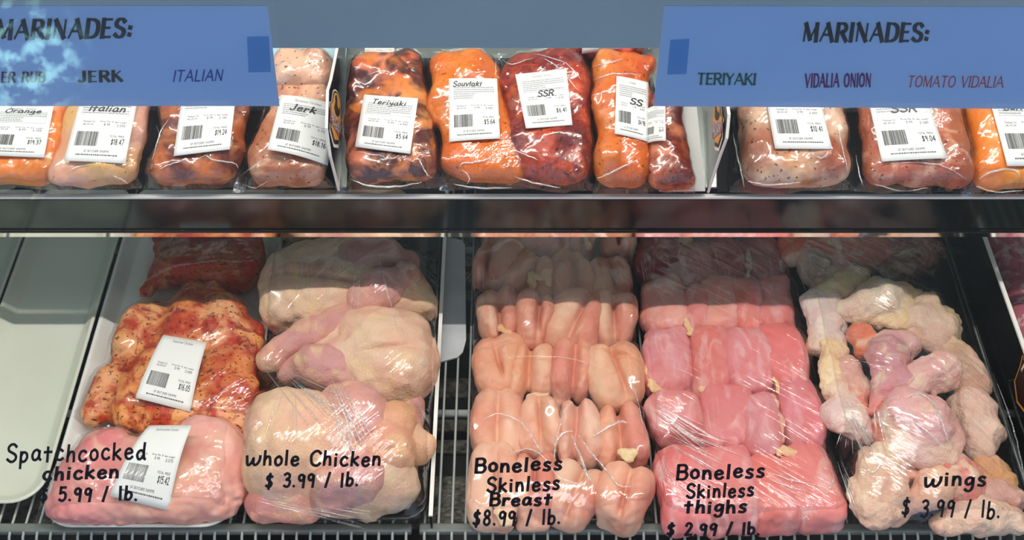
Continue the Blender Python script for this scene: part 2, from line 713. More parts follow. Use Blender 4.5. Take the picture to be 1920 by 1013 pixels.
def clear_mat(name, fac=1.0, tint=(1, 1, 1), rough=0.0, add=0.0):
    m, t, b = newmat(name)
    t.nodes.remove(b)
    out = t.nodes['Material Output']
    tr = N(t, 'ShaderNodeBsdfTransparent')
    tr.inputs[0].default_value = tint + (1,)
    gl = N(t, 'ShaderNodeBsdfGlossy')
    gl.inputs['Roughness'].default_value = rough
    gl.inputs['Color'].default_value = (1, 1, 1, 1)
    fr = N(t, 'ShaderNodeFresnel')
    fr.inputs['IOR'].default_value = 1.5
    fm = N(t, 'ShaderNodeMath', operation='MULTIPLY_ADD')
    fm.inputs[1].default_value = fac
    fm.inputs[2].default_value = add
    x = N(t, 'ShaderNodeMixShader')
    t.links.new(fr.outputs[0], fm.inputs[0])
    t.links.new(fm.outputs[0], x.inputs[0])
    t.links.new(tr.outputs[0], x.inputs[1])
    t.links.new(gl.outputs[0], x.inputs[2])
    t.links.new(x.outputs[0], out.inputs[0])
    return m


M = {}
M['glass'] = clear_mat('front glass', 0.8)
M['white_plastic'] = simple('white tray plastic', (226, 228, 214), 0.3, coat=0.3, bump=(14, 0.06), var=(3, (215, 219, 202)))
M['tray_white'] = simple('white enamel tray', (232, 232, 226), 0.25, coat=0.4)
M['black_plastic'] = simple('black tray plastic', (14, 14, 16), 0.25, coat=0.3)
M['black_acrylic'] = simple('black acrylic', (10, 10, 12), 0.16, coat=0.5, bump=(60, 0.04), var=(40, (17, 17, 19)))
M['wire'] = simple('grey coated wire', (178, 184, 178), 0.4, bump=(200, 0.1))
M['rail'] = simple('grey coated rail', (128, 134, 128), 0.38, bump=(120, 0.15), var=(25, (108, 114, 110)))
M['steel'] = simple('brushed steel', (150, 156, 152), 0.3, 1.0, bump=(40, 0.06))
M['chrome'] = simple('bright steel lip', (255, 250, 244), 0.08, 1.0, bump=(10, 0.02))
M['white_edge'] = simple('white edge', (246, 244, 238), 0.4)
M['fascia'] = simple('dark polished strip', (84, 90, 88), 0.1, 1.0, bump=(18, 0.05), var=(9, (58, 64, 66)))
M['canopy'] = simple('blue grey canopy', (150, 170, 180), 0.45, var=(2.5, (138, 160, 176)))
M['canopy_trim'] = simple('grey canopy trim', (128, 132, 122), 0.4)
M['back'] = simple('pale green back wall', (176, 190, 184), 0.45, bump=(30, 0.1), var=(7, (160, 178, 172)))
M['liner_blue'] = simple('pale blue liner', (176, 208, 220), 0.45, bump=(30, 0.1))
M['pan'] = simple('mottled galvanised pan', (138, 134, 122), 0.35, 0.6, bump=(120, 0.6), var=(70, (72, 70, 64)))
M['dark'] = simple('black pan floor', (9, 9, 9), 0.5)
M['paper'] = simple('white paper', (240, 240, 236), 0.55, bump=(25, 0.08))
M['label'] = simple('white label paper', (238, 238, 234), 0.5)
M['print'] = simple('grey print', (96, 96, 98), 0.7)
M['ink'] = simple('black print', (22, 22, 26), 0.6)
M['marker'] = simple('black marker ink', (16, 12, 30), 0.4)
M['sign_blue'] = simple('blue sign paper', (172, 206, 248), 0.5, var=(6, (178, 210, 248)))
M['sign_dark'] = simple('dark blue patch', (96, 158, 222), 0.5)
M['laminate'] = film_mat('laminate border', (30, 30, 30), 0, 0.02, 0.01, 0.1, haze=0.04, cr=0.1)
M['film'] = film_mat('tray film', (75, 4, 20), 0.75, 0.6, 0.06, 0.12, haze=0.008, crumple=16, cr=0.12)
M['film_b'] = film_mat('tray film diagonal', (85, 4, 20), -0.95, 0.6, 0.06, 0.12, haze=0.008, crumple=16, cr=0.12)
M['film_c'] = film_mat('tray film soft', (32, 9, 20), 0.6, 0.4, 0.05, 0.11, haze=0.006, crumple=13, cr=0.3)
M['bag'] = film_mat('vacuum bag', (60, 22, 20), 0.7, 0.6, 0.05, 0.12, haze=0.01, crumple=48, cr=0.22)
M['bag_edge'] = film_mat('bag border', (60, 30, 20), 0.7, 0.8, 0.12, 0.16, haze=0.07, crumple=60, cr=0.4)
M['fold'] = film_mat('painted fold glint', (200, 200, 200), 0.0, 0.5, 0.22, 0.15, haze=0.42, crumple=90, cr=0.3)  # whitish haze gives fold ribbons a painted highlight, whatever the lamps do
M['liner'] = simple('matt black liner', (16, 15, 16), 0.6, spec=0.2)
M['print_light'] = simple('light grey print', (168, 168, 170), 0.7)
M['breast'] = meat_mat('raw breast meat', (222, 130, 104), 0.55, 16, 0.45, 0.7, rough=0.34, bump=0.12, bscale=90, alt2=((246, 214, 190), 30, 0.56, 0.74, 0.5), stretch=(1.6, 0.7, 1))
M['thigh'] = meat_mat('raw thigh meat', (222, 108, 96), 0.45, 15, 0.42, 0.66, rough=0.3, bump=0.14, bscale=100, alt2=((240, 200, 196), 22, 0.52, 0.68, 0.6), stretch=(1.7, 0.7, 1), coat=0.12)
M['fat'] = meat_mat('raw fat', (238, 198, 156), 0.6, 40, 0.4, 0.6, rough=0.4, bump=0.4, bscale=130)
M['skin'] = meat_mat('raw chicken skin', (232, 168, 146), 0.6, 12, 0.43, 0.66, rough=0.4, bump=0.5, bscale=70, pores=0.5, alt2=((244, 214, 160), 18, 0.50, 0.68, 0.6))
M['wing'] = meat_mat('raw wing skin', (230, 170, 152), 0.5, 20, 0.45, 0.66, rough=0.36, bump=0.5, bscale=80, pores=0.6, alt2=((240, 226, 196), 26, 0.52, 0.68, 0.6))
M['spiced'] = meat_mat('spice rubbed skin', (190, 50, 10), 0.95, 26, 0.43, 0.6, specks=((70, 22, 10), 170, 0.64), rough=0.28, bump=0.5, bscale=120, alt2=((150, 34, 14), 42, 0.55, 0.66, 0.9), coat=0.12)
M['raw_pack'] = meat_mat('raw packed meat', (222, 140, 132), 0.6, 12, 0.42, 0.64, rough=0.25, bump=0.12, bscale=80, alt2=((240, 206, 180), 17, 0.54, 0.68, 0.6))
M['teriyaki'] = meat_mat('dark marinade', (84, 18, 6), 0.97, 15, 0.40, 0.52, rough=0.24, bump=0.15, alt2=((236, 140, 50), 17, 0.52, 0.62, 0.85), coat=0.12, distort=1.4)
M['orange'] = meat_mat('orange marinade', (206, 96, 16), 0.7, 14, 0.44, 0.66, specks=((92, 40, 10), 190, 0.68), rough=0.2, bump=0.15, alt2=((240, 150, 44), 22, 0.52, 0.68, 0.6), coat=0.12)
M['bbq'] = meat_mat('red marinade', (120, 12, 4), 0.92, 15, 0.40, 0.58, specks=((50, 14, 8), 180, 0.66), rough=0.2, bump=0.2, alt2=((222, 92, 34), 21, 0.54, 0.66, 0.75), coat=0.12, distort=1.2)
M['amber'] = meat_mat('amber marinade', (112, 36, 12), 0.95, 13, 0.42, 0.55, rough=0.2, bump=0.15, alt2=((220, 140, 84), 18, 0.52, 0.66, 0.7), coat=0.12, distort=1.2)
M['pale'] = meat_mat('pale italian dressing', (226, 178, 110), 0.7, 10, 0.44, 0.62, rough=0.2, bump=0.12, specks=((120, 90, 40), 150, 0.72), coat=0.12)
M['jerk'] = meat_mat('jerk seasoning', (176, 96, 52), 0.8, 14, 0.45, 0.62, rough=0.24, bump=0.25, specks=((96, 50, 24), 160, 0.66), alt2=((240, 200, 168), 22, 0.54, 0.68, 0.6), coat=0.12)
M['buffalo'] = meat_mat('buffalo sauce', (244, 132, 10), 0.9, 11, 0.44, 0.58, rough=0.2, bump=0.12, alt2=((250, 190, 110), 22, 0.56, 0.68, 0.6), coat=0.12)
M['beef'] = meat_mat('marbled red meat', (240, 200, 200), 0.85, 55, 0.5, 0.62, rough=0.35, bump=0.3, bscale=120, alt2=((150, 40, 58), 38, 0.52, 0.66, 0.6))
M['badge_orange'] = simple('badge orange', (232, 160, 70), 0.4)
M['badge_black'] = simple('badge black', (24, 18, 16), 0.4)
M['badge_brown'] = simple('badge brown', (52, 18, 12), 0.35)
M['badge_red'] = simple('badge red', (150, 40, 30), 0.4)
M['badge_purple'] = simple('badge purple', (150, 80, 110), 0.4)
M['badge_white'] = simple('badge white', (236, 232, 224), 0.4)
for nm, c in (('s_black', (14, 14, 22)), ('s_plum', (96, 24, 84)), ('s_olive', (40, 34, 16)), ('s_blue', (36, 66, 170)), ('s_green', (22, 104, 96)),
              ('s_purple', (112, 22, 120)), ('s_red', (196, 52, 74))):
    M[nm] = simple('sign ink ' + nm[2:], c, 0.6)

# ------------------------------------------------------------------ stroke lettering
GL = {}


def _g(ch, w, *st):
    GL[ch] = (w, st)


def cr(pts, n=5):
    """smooth curve through points"""
    P = [np.array(p, float) for p in pts]
    out = []
    for i in range(len(P) - 1):
        p0, p1, p2, p3 = P[max(i - 1, 0)], P[i], P[i + 1], P[min(i + 2, len(P) - 1)]
        for k in range(n):
            t = k / n
            out.append(0.5 * (2 * p1 + (p2 - p0) * t + (2 * p0 - 5 * p1 + 4 * p2 - p3) * t * t + (3 * p1 - p0 - 3 * p2 + p3) * t ** 3))
    out.append(P[-1])
    return out


# strokes: 't' thin, '~' smooth; cap height 10, x height 6
_g('A', 8, 't 0,0 4,10', '4,10 8,0', 't 1.6,3.6 6.4,3.6')
_g('B', 6.6, '.8,0 .8,10', '~ .8,10 4.6,10 6,7.8 4.6,5.4 .8,5.4', '~ .8,5.4 5,5.3 6.6,2.8 5,0 .8,0')
_g('C', 7, '~ 7,8.4 5.4,9.9 3.2,9.9 .8,7.6 .5,4.6 1.4,1.4 3.6,0 5.6,.2 7,1.6')
_g('D', 7.4, '.8,0 .8,10', '~ .8,10 4,10 6.6,8.4 7.4,5 6.6,1.6 4,0 .8,0')
_g('E', 5.8, '.8,0 .8,10', 't .8,10 5.8,10', 't .8,5.2 5,5.2', 't .8,0 5.8,0')
_g('F', 5.6, '.8,0 .8,10', 't .8,10 5.6,10', 't .8,5.2 4.8,5.2')
_g('G', 7.4, '~ 7,8.4 5.4,9.9 3.2,9.9 .8,7.6 .5,4.6 1.4,1.4 3.6,0 5.6,.2 7,1.8', '7,1.2 7,4.6', 't 4.4,4.6 7,4.6')
_g('H', 7, '.8,0 .8,10', '6.4,0 6.4,10', 't .8,5.2 6.4,5.2')
_g('I', 1.8, '.9,0 .9,10')
_g('J', 5, '~ 4,10 4,3 3.4,.8 1.8,0 .2,1.4', )
_g('K', 7, '.8,0 .8,10', 't 6.4,10 .8,4.4', '2.4,6 7,0')
_g('L', 5.6, '.8,0 .8,10', 't .8,0 5.6,0')
_g('M', 9.4, 't .7,0 .9,10', '.9,10 4.7,1', 't 4.7,1 8.4,10', '8.4,10 8.8,0')
_g('N', 7.6, 't .8,0 .8,10', '.8,10 6.8,0', 't 6.8,0 6.8,10')
_g('O', 8, '~ 4,10 1.4,8.6 .5,5 1.4,1.4 4,0 6.6,1.4 7.5,5 6.6,8.6 4,10')
_g('P', 6.4, '.8,0 .8,10', '~ .8,10 4.6,10 6.2,7.4 4.6,4.8 .8,4.8')
_g('R', 7, '.8,0 .8,10', '~ .8,10 4.6,10 6.2,7.6 4.6,5.2 .8,5.2', '3.4,5.2 7,0')
_g('S', 6.2, '~ 5.8,8.6 4.2,10 2.2,9.9 .7,8.2 1.2,6.3 3.2,5.2 5.3,4 6,2.2 4.8,.3 2.6,-.1 .4,1.4')
_g('T', 7, '3.5,0 3.5,10', 't .2,10 6.8,10')
_g('U', 7.2, '~ .8,10 .8,3.4 1.6,.8 3.6,0 5.6,.8 6.4,3.4 6.4,10')
_g('V', 7.4, '.2,10 3.7,0', 't 3.7,0 7.2,10')
_g('W', 10, '~ .2,6.2 .9,1 2.2,.2 4.2,2.4 5,5 5,2 6.2,.2 8,1 9.4,3.6 9.6,6.4')
_g('Y', 7, '.2,10 3.5,5', 't 6.8,10 3.5,5', '3.5,5 3.5,0')
_g(':', 2.4, '1,1 1.1,1.4', '1,5 1.1,5.4')
_g('a', 6, '~ 5,4.6 3.6,6 1.6,5.4 .5,3 1.2,.6 3,.2 4.6,2 5,5.4', '~ 5,5 5,1.4 6,.2')
_g('b', 5.6, '.9,10 .8,.2', '~ .8,3.6 2.4,5.6 4.6,5 5.2,2.6 4,.4 2,.1 .8,1.4')
_g('c', 5.2, '~ 4.8,5.2 3.4,6.1 1.6,5.4 .6,3 1.4,.7 3.4,0 5.2,1')
_g('d', 6, '~ 4.6,4.4 3,5.4 1.2,4.4 .6,2.2 1.8,.2 3.6,.8 4.8,3', '~ 4.9,9.6 4.8,4 5.2,.8 6,.2')
_g('e', 5.4, '~ .8,3 4.6,3.6 4.6,5 3,6 1.2,5 .6,2.6 1.6,.4 3.6,0 5.2,1.2')
_g('g', 5.6, '~ 4.8,5.2 3,6 1,4.8 .8,2.4 2.4,1.2 4.4,2.8 4.9,5.6', '~ 4.9,5.4 5,0 4,-2.8 2,-3.2 .6,-2')
_g('h', 5.6, '.9,9.6 .8,.1', '~ .8,3 2.4,5.6 4.2,5.4 4.8,3.2 5,.1')
_g('i', 2.2, '1,5.6 1.1,.2', '1.1,7.9 1.2,8.2')
_g('k', 5.6, '.9,9.6 .8,.1', '4.8,6 .9,3', '1.6,3.4 5.4,.1')
_g('l', 2, '1,9.8 1,.1')
_g('m', 8.4, '.7,6 .7,.1', '~ .7,3.6 2.2,5.8 3.8,5 4,.1', '~ 4,3.6 5.6,5.8 7.4,5 7.8,.1')
_g('n', 5.6, '.9,6 .8,.1', '~ .8,3 2.4,5.7 4.2,5.4 4.9,3.2 5,.1')
_g('o', 5.4, '~ 2.8,6 1,4.8 .6,2.6 1.6,.4 3.4,.1 4.9,1.6 4.9,4.2 3.6,5.8 2.6,6')
_g('p', 5.6, '1,6 .8,-3.4', '~ .9,3.6 2.4,5.8 4.4,5.2 5,3 3.8,.8 2,.3 .9,1.4')
_g('r', 4.4, '.9,6 .8,.1', '~ .8,3 2,5.2 3.4,5.8 4.4,5.2')
_g('s', 4.8, '~ 4.4,5.4 2.8,6.1 1.2,5 1.8,3.6 3.6,2.6 4.3,1.2 3,0 .6,.4')
_g('t', 5, '2.4,8.4 2.3,.1', '.2,5.6 4.8,5.8')
_g('u', 5.6, '~ .8,6 .8,2 2,.2 3.8,1 4.8,3.4', '~ 4.8,6 4.8,1.6 5.4,.2')
_g('v', 5, '.4,6 2.4,.1', '2.4,.1 4.8,6')
_g('w', 7.4, '~ .6,6 .8,1.6 1.8,.2 3.4,2 3.9,4.6', '~ 3.9,4.6 4.2,1.2 5.4,.2 6.8,2.2 7.2,6')
_g('y', 5.4, '~ .8,6 1.2,3 2.6,2.2 4.4,3.8', '~ 4.8,6 4.6,0 3.4,-2.8 1,-3')
_g('f', 4, '~ 4,9 2.6,9.8 1.6,8 1.5,.1', '.2,5.6 3.6,5.6')
_g('$', 6, '~ 5.2,8 3.4,8.9 1.6,8.2 1.4,6.4 3.2,5 4.8,3.4 4.4,1.4 2.6,.6 .6,1.6', '3.4,10.4 2.8,-1')
_g('0', 5.6, '~ 2.8,10 1,8 .7,5 1,2 2.8,0 4.6,2 5,5 4.6,8 2.8,10')
_g('1', 3, '.4,8 1.8,10', '1.8,10 1.8,0')
_g('2', 5.6, '~ .8,7.8 1.6,9.6 3.4,10 4.8,8.4 4.4,6 .8,.2', '.8,.2 5.4,.2')
_g('3', 5.4, '~ .8,9 2.6,10 4.6,9 4.6,7 2.4,5.4', '~ 2.4,5.4 4.8,4.6 5,2 3.2,0 .6,.8')
_g('4', 5.8, '4.2,0 4.2,10', '4.2,10 .4,3.2', '.4,3.2 5.6,3.2')
_g('5', 5.4, '4.8,10 1.2,10', '1.2,10 1,5.6', '~ 1,5.6 3.2,6.4 5,4.8 4.8,1.6 2.8,0 .6,1')
_g('6', 5.4, '~ 4.6,9.6 2.6,9 1,6 .8,2.6 2.4,0 4.4,.8 5,3.2 3.6,5.4 1.6,4.8 .9,3')
_g('7', 5.4, '.6,10 5.2,10', '5.2,10 2,0')
_g('8', 5.6, '~ 2.8,5.4 1.2,6.8 1.2,8.8 2.8,10 4.4,8.8 4.4,6.8 2.8,5.4 1,3.8 .8,1.4 2.8,0 4.8,1.4 4.6,3.8 2.8,5.4')
_g('9', 5.4, '~ 4.8,7.6 3.4,9.4 1.4,8.8 .8,6.6 2.2,5 4.2,6 4.9,8.4', '~ 4.9,8.4 4.6,4 4.2,0')
_g('.', 2, '.8,.2 1,.5')
_g('/', 4.4, '3.4,10 .8,-.6')
_g('-', 4, '.6,4 3.4,4')
_g(' ', 4)


def glyph_lines(ch):
    w, st = GL.get(ch, GL['-'])
    out = []
    for s in st:
        thin = smooth = False
        tok = s.split()
        while tok and tok[0] in ('t', '~'):
            thin |= tok[0] == 't'
            smooth |= tok[0] == '~'
            tok = tok[1:]
        P = [tuple(float(x) for x in q.split(',')) for q in tok]
        out.append((cr(P) if smooth else [np.array(p) for p in P], thin))
    return w, out


def lettering(text, h, thick=0.9, thin=None, slant=0.0, gap=1.6, wide=1.0, serif=0.0, wob=0.0, seed=1, width=None):
    """text -> list of quads (2D), base line at 0, cap height h; widths in glyph units"""
    rnd = random.Random(seed)
    Q = []
    x = 0.0
    thin = thick if thin is None else thin
    for ch in text:
        w, lines = glyph_lines(ch)
        dy = rnd.uniform(-wob, wob)
        dr = rnd.uniform(-wob, wob) * 0.06
        for P, tn in lines:
            P = [np.array((p[0] * wide, p[1])) for p in P]
            n = len(P)
            seg = [P[i + 1] - P[i] for i in range(n - 1)]
            sw = []
            for d in seg:
                l = np.linalg.norm(d) + 1e-9
                sw.append(thin if tn else thin + (thick - thin) * min(1, abs(d[1]) / l * 1.15))
            L_, R_ = [], []
            for i in range(n):
                a = seg[max(i - 1, 0)]
                b = seg[min(i, n - 2)]
                ta = a / (np.linalg.norm(a) + 1e-9) + b / (np.linalg.norm(b) + 1e-9)
                ta /= np.linalg.norm(ta) + 1e-9
                nn = np.array((-ta[1], ta[0]))
                ww = 0.5 * (sw[max(i - 1, 0)] + sw[min(i, n - 2)])
                p = P[i]
                if i == 0:
                    p = p - ta * ww * 0.35
                if i == n - 1:
                    p = p + ta * ww * 0.35
                L_.append(p + nn * ww / 2)
                R_.append(p - nn * ww / 2)
            for i in range(n - 1):
                Q.append([R_[i], R_[i + 1], L_[i + 1], L_[i]])
            if serif and not tn and n == 2 and abs(seg[0][1]) > 6:
                for p in P:
                    yy = 0.0 if p[1] < 5 else 10 - thin
                    Q.append([np.array((p[0] - serif, yy)), np.array((p[0] + serif, yy)), np.array((p[0] + serif, yy + thin)), np.array((p[0] - serif, yy + thin))])
        for q in Q:
            for i in range(4):
                if q[i] is not None and not isinstance(q[i], tuple):
                    px, py = q[i]
                    q[i] = (x + px + dr * py, py + dy)
        x += w * wide + gap
    x -= gap
    k = h / 10.0
    sx = k if width is None else width / max(x, 1e-6)
    return [[(sx * (a + slant * b), k * b) for a, b in q] for q in Q], x * sx


def quads_mesh(name, quads, fn, mat, parent=None, loc=(0, 0, 0)):
    V, F = [], []
    for q in quads:
        b = len(V)
        V += [tuple(fn(a, c)) for a, c in q]
        F.append((b, b + 1, b + 2, b + 3))
    if not V:
        return None
    return mesh(name, V, F, mat, parent, loc, smooth=False)


def shift(Q, dx, dy):
    return [[(a + dx, b + dy) for a, b in q] for q in Q]


def rectq(x0, y0, x1, y1):
    return [(x0, y0), (x1, y0), (x1, y1), (x0, y1)]
# ------------------------------------------------------------------ the setting: shell of the display case
RNG = random.Random(11)


def struct(o, label=None, cat=None):
    o['kind'] = 'structure'
    if label:
        o['label'] = label
    if cat:
        o['category'] = cat
    return o


XL, XR = -1.30, 1.30
b = MB().box(XL, XR, -0.14, 0.80, -0.10, -0.075)
struct(b.build('floor', M['dark']), 'black floor pan under the wire racks of the display case', 'case floor')
# strips of mottled metal seen between the rack wires
b = MB()
for v0, v1 in ((446, 470), (484, 502), (514, 532), (548, 566), (628, 652), (712, 748), (790, 812), (828, 852), (896, 990)):
    y1 = DECK.world(850, v0, -0.07)[1]
    y0 = DECK.world(850, v1, -0.07)[1]
    b.box(XL, XR, y0, y1, -0.075, -0.066)
struct(b.build('floor_strips', M['pan']), 'mottled grey metal strips of the pan floor under the wires', 'case floor')
b = MB().box(XL, XR, 0.80, 0.82, -0.10, 1.45)
struct(b.build('wall_back', M['back']), 'pale green back wall of the display case', 'case wall')
b = MB().box(XL - 0.02, XL, -0.14, 0.80, -0.10, 1.45)
struct(b.build('wall_left', M['back']), 'side wall of the display case', 'case wall')
b = MB().box(XR, XR + 0.02, -0.14, 0.80, -0.10, 1.45)
struct(b.build('wall_right', M['back']), 'side wall of the display case', 'case wall')
b = MB().box(XL, XR, 0.0, 0.80, 1.45, 1.48)
struct(b.build('ceiling', M['canopy']), 'underside of the display case canopy', 'case ceiling')
# blue-grey canopy front whose lower edge hides the lamp
yb = 0.04
d = ray(960, 67)
zb = (CAM + d * ((yb - CAM[1]) / d[1]))[2]
b = MB().box(XL, XR, yb - 0.02, yb, zb, 1.47)
struct(b.build('trim_1', M['canopy']), 'blue grey canopy front above the upper shelf', 'canopy')
# glass
gz0 = 0.0
p0 = GLASS.o + GLASS.ey * 0.02
p1 = GLASS.o + GLASS.ey * 1.24
nt = GLASS.ez * 0.004
gb = MB().add([(XL, p0[1], p0[2]), (XR, p0[1], p0[2]), (XR, p1[1], p1[2]), (XL, p1[1], p1[2])], [(0, 1, 2, 3)])
glass = gb.build('window_1', M['glass'])
struct(glass, 'clear front glass of the display case with handwritten prices', 'case glass')
# metal rail holding the top of the glass
g0 = GLASS.local(960, -30)
pr = GLASS.world(960, 6)
pr2 = pr + GLASS.ey * 0.05 - GLASS.ez * 0.02
ys = sorted((pr[1], pr2[1]))
b = MB().slab([pr + np.array([XL, 0, 0]) - GLASS.ez * 0.004, pr + np.array([XR, 0, 0]) - GLASS.ez * 0.004,
               pr + np.array([XR, 0, 0]) + GLASS.ey * 0.06 - GLASS.ez * 0.004, pr + np.array([XL, 0, 0]) + GLASS.ey * 0.06 - GLASS.ez * 0.004], -GLASS.ez * 0.012)
struct(b.build('trim_2', M['canopy_trim']), 'grey metal rail along the top of the glass', 'trim')


# ------------------------------------------------------------------ wire racks on the deck
def wire_rack(x0, x1, label):
    r = empty('wire_rack', ((x0 + x1) / 2, 0.3, -0.012))
    tag(r, label, 'wire rack', 'wire racks under the trays')
    cx = (x0 + x1) / 2
    yf = DECK.world(960, 1003, -0.006)[1]
    b = MB()
    n = int((x1 - x0) / 0.0205)
    for i in range(n + 1):
        x = x0 + 0.008 + i * (x1 - x0 - 0.016) / n
        b.bar([(x, 0.74, -0.0025), (x, yf + 0.004, -0.0025), (x, yf - 0.006, -0.006), (x, yf - 0.009, -0.014), (x, yf - 0.009, -0.045)], 0.0021, 6)
    V = np.array(b.V) - np.array([cx, 0.3, -0.012])
    mesh('wire_grid', V, b.F, M['wire'], r)
    yr = DECK.world(960, 994, -0.008)[1]
    f = MB().box(x0, x1, yr - 0.0075, yr + 0.0075, -0.012, 0.0003)
    o = f.build('front_rail', M['rail'], r, bevel=0.003)
    for v in o.data.vertices:
        v.co -= Vector((cx, 0.3, -0.012))
    for vv in (776, 470):
        y = DECK.world(850, vv, -0.012)[1]
        f = MB().bar([(x0, y, -0.0115), (x1, y, -0.0115)], 0.0065, 10)
        o = f.build('cross_bar', M['wire'], r, smooth=True)
        for v in o.data.vertices:
            v.co -= Vector((cx, 0.3, -0.012))
    return r


wire_rack(-1.28, -0.149, 'grey wire rack under the white trays and the whole chickens')
wire_rack(-0.138, 1.28, 'grey wire rack under the breasts, thighs and wings')


# ------------------------------------------------------------------ trays
def tray(name, x0, x1, y0, y1, mat, label, group=None, rim=0.024, r=0.035):
    cx, cy = (x0 + x1) / 2, (y0 + y1) / 2
    hx, hy = (x1 - x0) / 2, (y1 - y0) / 2
    prof = [(0.016, 0.0005), (0.003, rim - 0.003), (0, rim), (0.001, rim + 0.002), (0.005, rim + 0.002), (0.007, rim), (0.011, rim - 0.004), (0.022, 0.006), (0.028, 0.0045)]
    V, F = [], []
    n = None
    for ins, z in prof:
        P = rrect(-hx + ins, hx - ins, -hy + ins, hy - ins, max(r - ins * 0.6, 0.008))
        n = len(P)
        V += [(p[0], p[1], z) for p in P]
    for i in range(len(prof) - 1):
        for k in range(n):
            F.append((i * n + k, i * n + (k + 1) % n, (i + 1) * n + (k + 1) % n, (i + 1) * n + k))
    F.append(tuple((len(prof) - 1) * n + k for k in range(n)))
    F.append(tuple(range(n))[::-1])
    root = empty(name, (cx, cy, 0))
    tag(root, label, 'tray', group)
    o = mesh('tray_shell', V, F, mat, root)
    root['half'] = (hx, hy)
    return root


YB = 0.68
T_L2 = tray('empty_tray', -1.15, -0.872, -0.004, YB, M['white_plastic'], 'plain white tray beside the case wall, cut off by the frame', r=0.05)
T_L = tray('empty_tray', -0.868, -0.700, -0.002, YB, M['white_plastic'], 'empty white tray with nothing on it beside the spatchcocked chickens', r=0.05)
T_SP = tray('white_tray', -0.694, -0.406, -0.042, YB, M['tray_white'], 'white tray carrying the bagged spatchcocked chickens', r=0.05)
T_WC = tray('black_tray', -0.400, -0.124, -0.030, YB, M['black_plastic'], 'black film-wrapped tray of three whole chickens')
T_BR = tray('black_tray', -0.064, 0.206, -0.032, YB, M['black_plastic'], 'black film-wrapped tray of pale breast fillets')
T_TH = tray('black_tray', 0.219, 0.493, -0.036, YB, M['black_plastic'], 'black film-wrapped tray of pink skinless thighs')
T_WI = tray('black_tray', 0.500, 0.768, -0.040, YB, M['black_plastic'], 'black film-wrapped tray of wing pieces with skin')

# white paper pads showing under the whole chickens and at the corner of the wings
def pad(px, label, z=0.0062):
    P = [DECK.world(u, v, z) for u, v in px]
    c = sum(P) / len(P)
    b = MB().slab([p - c for p in P], (0, 0, 0.0012))
    o = b.build('absorbent_pad', M['paper'], None, tuple(c))
    tag(o, label, 'paper pad')


pad([(640, 800), (785, 800), (797, 600), (790, 690), (784, 925), (762, 955), (660, 968)][:2] + [(784, 928), (766, 955), (640, 968)],
    'white paper pad sticking out from under the front whole chicken')
pad([(1800, 990), (1905, 985), (1916, 955), (1870, 930)], 'white paper pad at the front corner of the wings tray')
pad([(1196, 520), (1268, 520), (1262, 440), (1196, 440)], 'pale paper pad behind the darkest thighs', 0.0062)

# ------------------------------------------------------------------ thin divider with a white edge beside the whole chickens
X = -0.119
b = MB().box(-0.0015, 0.0015, -0.34, 0.34, 0, 0.034)
r = empty('tray_divider', (X, 0.31, 0.0))
tag(r, 'thin black divider with a white top edge beside the whole chickens', 'divider')
b.build('divider_panel', M['black_acrylic'], r)
MB().box(-0.003, 0.003, -0.34, 0.34, 0.034, 0.037).build('edge_strip', M['white_edge'], r)

# white plastic strip lying on the rack
P = [(829, 446), (866, 452), (872, 462), (874, 640), (868, 662), (858, 672), (821, 682)]
W3 = [DECK.world(u, v, 0.001) for u, v in P]
c = sum(W3) / len(W3)
o = MB().slab([p - c for p in W3], (0, 0, 0.003)).build('plastic_strip', simple('grey white plastic', (206, 210, 214), 0.35, var=(30, (196, 200, 202))), None, tuple(c))
tag(o, 'white plastic strip with a rounded end lying on the rack wires', 'plastic strip')

# ------------------------------------------------------------------ black divider with white edge beside the wings, meat beyond it
XD = 0.788
zt = 0.125
r = empty('side_divider', (XD, 0.33, 0))
tag(r, 'tall black divider with a white top edge beside the wings', 'divider')
MB().box(-0.002, 0.002, -0.40, 0.42, 0.0, zt).build('divider_panel', M['black_acrylic'], r)
MB().box(-0.003, 0.003, -0.40, 0.42, zt, zt + 0.004).build('edge_strip', M['white_edge'], r)


def badge_quads():
    """die-cut badge outline in a 1 x 1.6 frame: round top, shoulders, tapering foot"""
    P = []
    for k in range(13):
        a = math.radians(180 - 180 * k / 12)
        P.append((0.5 + 0.34 * math.cos(a), 1.22 + 0.36 * math.sin(a)))
    P += [(0.86, 1.05), (1.0, 0.95), (0.92, 0.7), (0.86, 0.2), (0.5, 0.0), (0.14, 0.2), (0.08, 0.7), (0.0, 0.95), (0.14, 1.05)]
    return P


def scale_poly(P, s):
    c = np.mean(np.array(P), 0)
    return [tuple(c + (np.array(p) - c) * s) for p in P]


# badge stuck on the divider
r2 = empty('badge_sticker', tuple(onx(1928, 715, XD - 0.002)))
tag(r2, 'dark brown badge sticker with an orange outline on the black divider', 'sticker')
BP = badge_quads()
bw = 0.085


def bmap(p, off):
    return (off, -(p[0] - 0.5) * bw, (p[1] - 0.8) * bw * 0.82)


